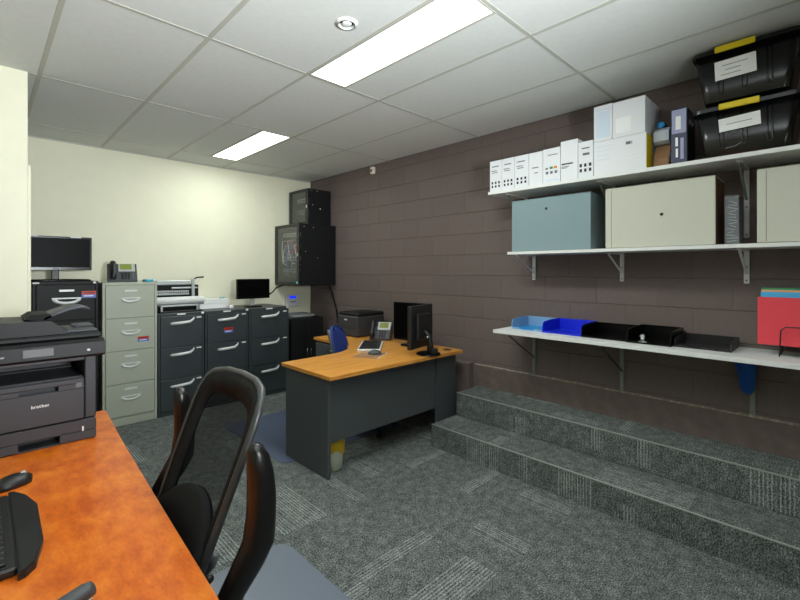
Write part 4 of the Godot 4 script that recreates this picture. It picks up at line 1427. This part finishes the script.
	# boxed device in a navy and lilac sleeve
	t = carton("device_carton", "navy and lilac device carton standing beside the black tubs", 3.005, 3.20, Y, 2.425, 0.640, 0.722, M.carton_navy, [[0.55, 0.43, 0.05, 0.96, M.carton_lilac], [0.62, 0.24, 0.30, 0.62, M.print_paper], [0.12, 0.16, 0.30, 0.44, M.print_paper], [0.32, 0.16, 0.28, 0.44, M.print_paper], [0.08, 0.38, 0.60, 0.80, M.carton_lilac]])
	part("dark_side", box(3.007, 3.198, Y + 0.002, 2.423, 0.6385, 0.6405, 0.0003), M.black_satin, t)
	for k in 4:
		part("side_print", box(3.05 + k * 0.03, 3.065 + k * 0.03, 2.33 + 0.012 * (k % 2), 2.36, 0.6378, 0.6386, 0.0), M.card_white, t)
	tub("glossy black storage tub on the shelf, underneath its twin", Y, 0.0, 1)
	tub("glossy black storage tub stacked on top of its twin", 2.395, 0.012, 0)

# storage tub: tapered, with ribs, rim, lid, yellow clip and a paper label
func tub(label: String, y0: float, fwd: float, low: int) -> void:
	var h := 0.270 if low == 1 else 0.283
	var cd := 0.365
	var t := thing("storage_tub", label, "tub", P0(3.13, y0, cd), 0.0, "black storage tubs on the top shelf")
	var xf := 2.985 - fwd
	var xb := 3.275
	var fwide := 0.185       # half length at the foot
	var twide := 0.222       # half length at the rim
	var lean := 0.045
	var rings := []
	for q in [[0.0, 0.0], [0.012, 0.03], [1.0, 1.0]]:
		var y: float = y0 + 0.003 + h * 0.93 * q[0]
		var w := lerpf(fwide, twide, q[1])
		var fx: float = xf - lean * q[1]
		var bx: float = xb + 0.03 * q[1]
		var ring := []
		var r := 0.035
		for c in [[fx + r, cd - w + r, PI], [bx - r, cd - w + r, PI * 1.5], [bx - r, cd + w - r, 0.0], [fx + r, cd + w - r, PI / 2]]:
			for i in 6:
				var a: float = c[2] + PI / 2 * i / 5
				ring.append(P(c[0] + cos(a) * r, y, c[1] + sin(a) * r))
		rings.append(ring)
	var b := mb(true)
	loft(b, rings)
	part("body", b, M.bin_black, t)
	# ribs that follow the leaning front: raised beads round each channel
	var face := func(v: float, d: float, out: float) -> Vector3:
		return P(xf - lean * v - out, y0 + 0.003 + h * 0.93 * v, d)
	for k in 3:
		var dd: float = cd + 0.105 - k * 0.105
		var w := 0.010
		var v0 := 0.16 if k != 1 else 0.20
		var rb := mb(true)
		tube(rb, [face.call(0.97, dd + w, 0.002), face.call(v0 + 0.02, dd + w, 0.003), face.call(v0, dd + w * 0.5, 0.003), face.call(v0, dd - w * 0.5, 0.003), face.call(v0 + 0.02, dd - w, 0.003), face.call(0.97, dd - w, 0.002)], 0.0035, 6)
		part("rib", rb, M.bin_black, t)
	var rim := mb()
	var xr := xf - lean - 0.012
	var q1 := PackedVector2Array()
	var rr := 0.04
	for c in [[xr + rr, cd - twide - 0.014 + rr, PI], [xb + 0.038 - rr, cd - twide - 0.014 + rr, PI * 1.5], [xb + 0.038 - rr, cd + twide + 0.014 - rr, 0.0], [xr + rr, cd + twide + 0.014 - rr, PI / 2]]:
		for i in 6:
			var a: float = c[2] + PI / 2 * i / 5
			q1.append(Vector2(c[0] + cos(a) * rr, c[1] + sin(a) * rr))
	slab(rim, q1, y0 + h * 0.915, y0 + h, 0.006)
	part("lid", rim, M.bin_black, t)
	var cl := mb()
	var s := 0.088
	var dc: float = 0.402 if low == 0 else 0.385
	cbox(cl, P(xr - 0.004, y0 + h * 0.965, dc), Vector3(0.012, 0.034, s * 2), 0.004)
	part("clip", cl, M.yellow, t, "yellow clip")
	# paper label leaning with the face
	var o: Vector3 = face.call(0.50 if low == 1 else 0.42, dc + 0.090, 0.007)
	var lb := mb()
	var up: Vector3 = (face.call(1.0, 0.0, 0.0) - face.call(0.0, 0.0, 0.0)).normalized()
	var rt := Vector3(0, 0, 1)
	var nb := Basis(rt, up, rt.cross(up))
	var lh := 0.070 if low == 1 else 0.100
	var tilt := Basis(rt.cross(up), 0.02 if low == 0 else 0.04)
	nb = tilt * nb
	var mid: Vector3 = o + nb.x * 0.090 + nb.y * lh / 2
	cbox(lb, mid, Vector3(0.180, lh, 0.0008), 0.0, nb)
	part("paper_label", lb, M.print_paper, t, "white paper label")
	var rows := 1 if low == 1 else 3
	for k in rows:
		var ln := mb()
		var wlen: float = [0.11, 0.07, 0.09][k]
		var vy := 0.0 if rows == 1 else 0.022 - 0.024 * k
		cbox(ln, mid + nb.y * vy - nb.x * (0.01 * k) + nb.z * 0.0006, Vector3(wlen, 0.003, 0.0004), 0.0, nb)
		part("print_line", ln, M.print_grey, t)
	if low == 1:
		var sq := mb(true)
		tube(sq, [face.call(0.40, cd + 0.075, 0.003), face.call(0.45, cd + 0.050, 0.003), face.call(0.40, cd + 0.015, 0.003), face.call(0.24, cd + 0.010, 0.003), face.call(0.16, cd + 0.045, 0.003), face.call(0.15, cd + 0.085, 0.003)], 0.003, 6)
		part("moulded_mark", sq, M.mid_grey_plastic, t)

func middle_shelf() -> void:
	var Y := 1.598
	shelf("middle white wall shelf, carrying three large document chests", 3.010, 1.862, 1.576, Y)
	for q in [[1.80, "by its far end"], [1.108, "between the blue chest and the grey chest"], [0.400, "above the red folder"]]:
		bracket("white bracket under the middle shelf " + q[1], "middle shelf brackets", q[0], 1.575, 3.045, 0.205, 0.145, M.bracket_white, M.bracket_white)
	chest("large blue-grey document chest on the middle shelf", 3.035, 1.215, 1.835, Y, 2.000, M.archive_blue, M.archive_blue)
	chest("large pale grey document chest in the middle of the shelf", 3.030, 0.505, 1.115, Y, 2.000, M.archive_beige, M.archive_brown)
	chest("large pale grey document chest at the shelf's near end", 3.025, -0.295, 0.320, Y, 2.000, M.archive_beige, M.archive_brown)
	var t := thing("film_pack", "grey plastic-wrapped pack between the two pale grey chests", "pack", P0(3.13, Y, 0.435))
	part("core", box(3.065, 3.22, Y, 1.875, 0.402, 0.466, 0.004), M.dark_grey_plastic, t)
	var c := mb()
	rng.seed = 3
	for k in 14:
		var yy := Y + 0.02 + k * 0.017
		cbox(c, P(3.0635, yy, 0.434 + rng.randf_range(-0.006, 0.006)), Vector3(0.003, 0.0035, rng.randf_range(0.025, 0.055)), 0.001, Basis(Vector3.RIGHT, rng.randf_range(-0.5, 0.5)))
	part("film_creases", c, M.silver_plastic, t)
	part("wrap", box(3.061, 3.224, Y, 1.879, 0.398, 0.470, 0.003), M.pack_clear, t)

func chest(label: String, x0: float, d0: float, d1: float, y0: float, y1: float, m: Material, side: Material) -> void:
	var t := thing("document_chest", label, "chest", P0((x0 + 3.32) / 2, y0, (d0 + d1) / 2), 0.0, "document chests on the middle shelf")
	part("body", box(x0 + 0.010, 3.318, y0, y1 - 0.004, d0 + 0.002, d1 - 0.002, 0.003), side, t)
	part("front_flap", box(x0, x0 + 0.011, y0 + 0.003, y1 - 0.006, d0, d1, 0.003), m, t)
	part("lid", box(x0 + 0.001, 3.318, y1 - 0.006, y1, d0, d1, 0.002), m, t)
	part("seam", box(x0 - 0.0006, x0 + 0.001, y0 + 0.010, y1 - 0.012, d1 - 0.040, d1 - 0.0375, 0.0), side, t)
	var h := mb(true)
	var y := y1 - 0.085 if m == M.archive_blue else y1 - 0.20
	var dm := d0 + (d1 - d0) * (0.53 if m == M.archive_blue else 0.45)
	lathe(h, P(x0, y, dm), [Vector2(0.010, 0.0), Vector2(0.008, 0.006), Vector2(0.003, 0.008)], 12, Basis(Vector3.BACK, PI / 2))
	part("stud", h, M.bracket_dark, t)

# stackable letter tray, open towards -x
func letter_tray(label: String, x0: float, d0: float, d1: float, y0: float, h: float, m: Material, depth := 0.30, floor_m: Material = null) -> Node3D:
	var t := thing("letter_tray", label, "tray", P0(x0 + depth / 2, y0, (d0 + d1) / 2), 0.0, "letter trays on the lower shelf")
	var x1 := x0 + depth
	part("floor_panel", box(x0 + 0.004, x1, y0, y0 + 0.006, d0, d1, 0.002), floor_m if floor_m else m, t)
	for e in [[d0, 1.0], [d1, -1.0]]:
		var s := mb()
		var pr := PackedVector2Array([Vector2(x0, y0), Vector2(x1, y0), Vector2(x1, y0 + h), Vector2(x0 + depth * 0.45, y0 + h), Vector2(x0 + 0.035, y0 + h * 0.92), Vector2(x0 + 0.012, y0 + h * 0.80)])
		var dd: float = e[0] + e[1] * 0.002
		prism(s, pr, -0.003, 0.003, Transform3D(Basis.IDENTITY, P(0, 0, dd)))
		part("side_wall", s, m, t)
	part("back_wall", box(x1 - 0.006, x1, y0, y0 + h, d0, d1, 0.002), m, t)
	part("front_lip", box(x0, x0 + 0.008, y0, y0 + 0.014, d0, d0 + (d1 - d0) * 0.28, 0.003), m, t)
	part("front_lip", box(x0, x0 + 0.008, y0, y0 + 0.014, d1 - (d1 - d0) * 0.28, d1, 0.003), m, t)
	return t

func lower_shelf() -> void:
	var Y := 0.983
	shelf("lower white wall shelf, carrying letter trays and folders", 2.905, 1.925, 0.957, Y)
	for q in [[1.80, "by its far end"], [1.108, "beneath the black trays"], [0.372, "behind the hanging blue cloth"]]:
		bracket("sage metal bracket under the lower shelf " + q[1], "lower shelf brackets", q[0], 0.956, 2.915 if q[0] > 0.5 else 3.17, 0.375, 0.235 if q[0] > 0.5 else 0.12, M.bracket_sage, M.bracket_dark)
	letter_tray("pale blue letter tray at the far end of the lower shelf", 3.055, 1.582, 1.852, Y, 0.085, M.tray_pale, 0.265, M.tray_sky)
	letter_tray("bright blue letter tray between the pale and black ones", 3.030, 1.283, 1.575, Y, 0.088, M.tray_blue, 0.29)
	letter_tray("black letter tray next to the bright blue one", 3.020, 0.980, 1.275, Y, 0.082, M.black_gloss, 0.30)
	letter_tray("taller black letter tray holding a silver hole punch", 3.005, 0.725, 0.972, Y, 0.092, M.black_gloss, 0.31)
	letter_tray("low black letter tray at the near end of its row", 3.045, 0.436, 0.716, Y, 0.060, M.black_satin, 0.27)
	var t := thing("hole_punch", "small silver hole punch inside the taller black tray", "hole punch", P0(3.06, 0.989, 0.90), 0.4, "", true)
	part("base", lbox(-0.045, 0.045, 0.0, 0.010, -0.025, 0.025, 0.003), M.chrome, t)
	var b := mb(true)
	tube(b, [Vector3(-0.04, 0.018, 0), Vector3(-0.01, 0.038, 0.004), Vector3(0.045, 0.030, 0.0)], [0.010, 0.013, 0.008], 8)
	part("lever", b, M.silver_plastic, t)
	# folders in a wire stand
	t = thing("wire_stand", "black wire stand holding the coloured folders", "file stand", P0(3.15, Y, 0.12))
	for x in [3.075, 3.150, 3.205, 3.260]:
		var w := mb(true)
		var top: float = Y + 0.165 + (x - 3.075) * 0.2
		tube(w, [P(x, Y + 0.003, 0.232), P(x, Y + 0.10, 0.228), P(x, top - 0.02, 0.226), P(x, top, 0.206), P(x, top, 0.03), P(x, top - 0.02, 0.01), P(x, Y + 0.003, 0.005)], 0.0032, 6)
		part("wire_loop", w, M.black_satin, t)
	for d in [0.20, 0.035]:
		var w := mb(true)
		tube(w, [P(3.070, Y + 0.050, d), P(3.265, Y + 0.050, d)], 0.0032, 6)
		part("cross_wire", w, M.black_satin, t)
	var fs := [["red", 3.098, 0.052, 0.315, 0.325, M.folder_red, "large red card folder in front of the wire stand"], ["blue", 3.165, 0.10, 0.342, 0.318, M.folder_blue, "light blue folder just behind the red one"], ["orange", 3.180, 0.10, 0.352, 0.318, M.folder_orange, "orange folder behind the light blue one"], ["purple", 3.222, 0.10, 0.352, 0.320, M.folder_purple, "purple folder behind the orange one"], ["green", 3.240, 0.10, 0.362, 0.322, M.folder_green, "green folder, rearmost in the wire stand"]]
	for f in fs:
		var o := thing("card_folder", f[6], "folder", P0(f[1], Y + f[2], 0.15), 0.0, "coloured folders in the wire stand")
		var y0: float = Y + 0.060
		part("front_leaf", box(f[1], f[1] + 0.0022, y0, Y + f[3], -0.06, f[4], 0.0004), f[5], o)
		part("rear_leaf", box(f[1] + 0.004, f[1] + 0.0062, y0, Y + f[3] + 0.006, -0.06, f[4], 0.0004), f[5], o)
	# blue cloth hanging from the bracket
	t = thing("blue_cloth", "blue cloth hanging beneath the lower shelf", "cloth", P0(3.22, 0.72, 0.43))
	b = mb(true)
	var rings := []
	for i in 8:
		var v := i / 7.0
		var y := 0.955 - 0.235 * v
		var ring := []
		for j in 18:
			var a := TAU * j / 18
			var r := lerpf(0.044, 0.030, v) * (1.0 + 0.16 * sin(a * 4 + v * 2.0))
			if i == 7: r *= 0.5
			ring.append(P(3.215 + cos(a) * r * 0.6 + 0.03 * v, y, 0.390 - 0.004 * v + sin(a) * r))
		rings.append(ring)
	loft(b, rings)
	part("folds", b, M.cloth_blue, t)
	b = mb(true)
	tube(b, [P(3.205, 0.948, 0.425), P(3.19, 0.90, 0.430), P(3.205, 0.85, 0.422)], 0.008, 6)
	part("loose_corner", b, M.cloth_blue, t)

# the photographer's softbox, behind the camera and turned up at the ceiling
func softbox() -> void:
	var at := P0(0.70, 1.50, -1.0)
	var t := thing("softbox", "photographer's softbox on a stand, turned up at the ceiling", "studio light", P0(0.70, 0.0, -1.0), 0.0, "", true)
	var aim := (P0(0.53, CEIL, 0.62) - at).normalized()
	var side := aim.cross(Vector3.UP).normalized()
	var b := Basis(side, aim, side.cross(aim))
	var o := Vector3(0, 1.50, 0)
	var st := mb(true)
	tube(st, [Vector3(0, 0.0, 0), Vector3(0, 1.30, 0)], 0.012, 8)
	part("stand", st, M.black_satin, t)
	st = mb()
	var rings := []
	for q in [[0.06, -0.26], [0.30, -0.02], [0.30, 0.0]]:
		var ring := []
		for k in [[-1, -1], [1, -1], [1, 1], [-1, 1]]:
			ring.append(o + b * Vector3(k[0] * q[0], q[1], k[1] * q[0]))
		rings.append(ring)
	loft(st, rings)
	part("shell", st, M.black_matte, t)
	st = mb()
	cbox(st, o + aim * 0.003, Vector3(0.56, 0.004, 0.56), 0.0005, b)
	part("lamp_front", st, M.light_panel, t)
	var l := SpotLight3D.new()
	l.name = "soft_light"
	l.light_energy = 34.5
	l.light_color = Color(0.96, 0.985, 1.0)
	l.light_size = 0.30
	l.spot_range = 14.0
	l.spot_attenuation = 2.0
	l.spot_angle = 60.0
	l.spot_angle_attenuation = 1.0
	l.shadow_enabled = true
	t.add_child(l)
	l.position = o + aim * 0.02
	l.basis = Basis.looking_at(aim, side)

func _ready() -> void:
	var yaw := 0.7726
	var cam := Camera3D.new()
	cam.name = "camera"
	cam.projection = Camera3D.PROJECTION_FRUSTUM
	cam.near = 0.05
	cam.far = 60.0
	cam.size = 0.05 * 600.0 / 430.0
	cam.frustum_offset = Vector2(0, -29.5 / 600.0 * cam.size)
	cam.position = Vector3(0, 1.45, 0)
	cam.rotation = Vector3(0, -yaw, 0)
	add_child(cam)
	cam.current = true
	var we := WorldEnvironment.new()
	we.name = "environment"
	var e := Environment.new()
	e.background_mode = Environment.BG_COLOR
	e.background_color = Color(0.02, 0.02, 0.02)
	e.tonemap_mode = Environment.TONE_MAPPER_LINEAR
	e.tonemap_exposure = 1.12
	e.sdfgi_enabled = true
	e.ssao_enabled = true
	e.ssil_enabled = true
	we.environment = e
	add_child(we)
	make_materials()
	build_shell()
	troffer(1.493, 1.164, "long ceiling light panel nearer the storage tubs", 2.5)
	troffer(1.798, 3.600, "long ceiling light panel above the filing cabinets", 1.45)
	softbox()
	steps()
	ceiling_bits()
	cabinets()
	corner_desk()
	near_desk()
	near_chair()
	blue_chair()
	top_shelf()
	middle_shelf()
	lower_shelf()
	cabinet_top_things()
	corner_things()
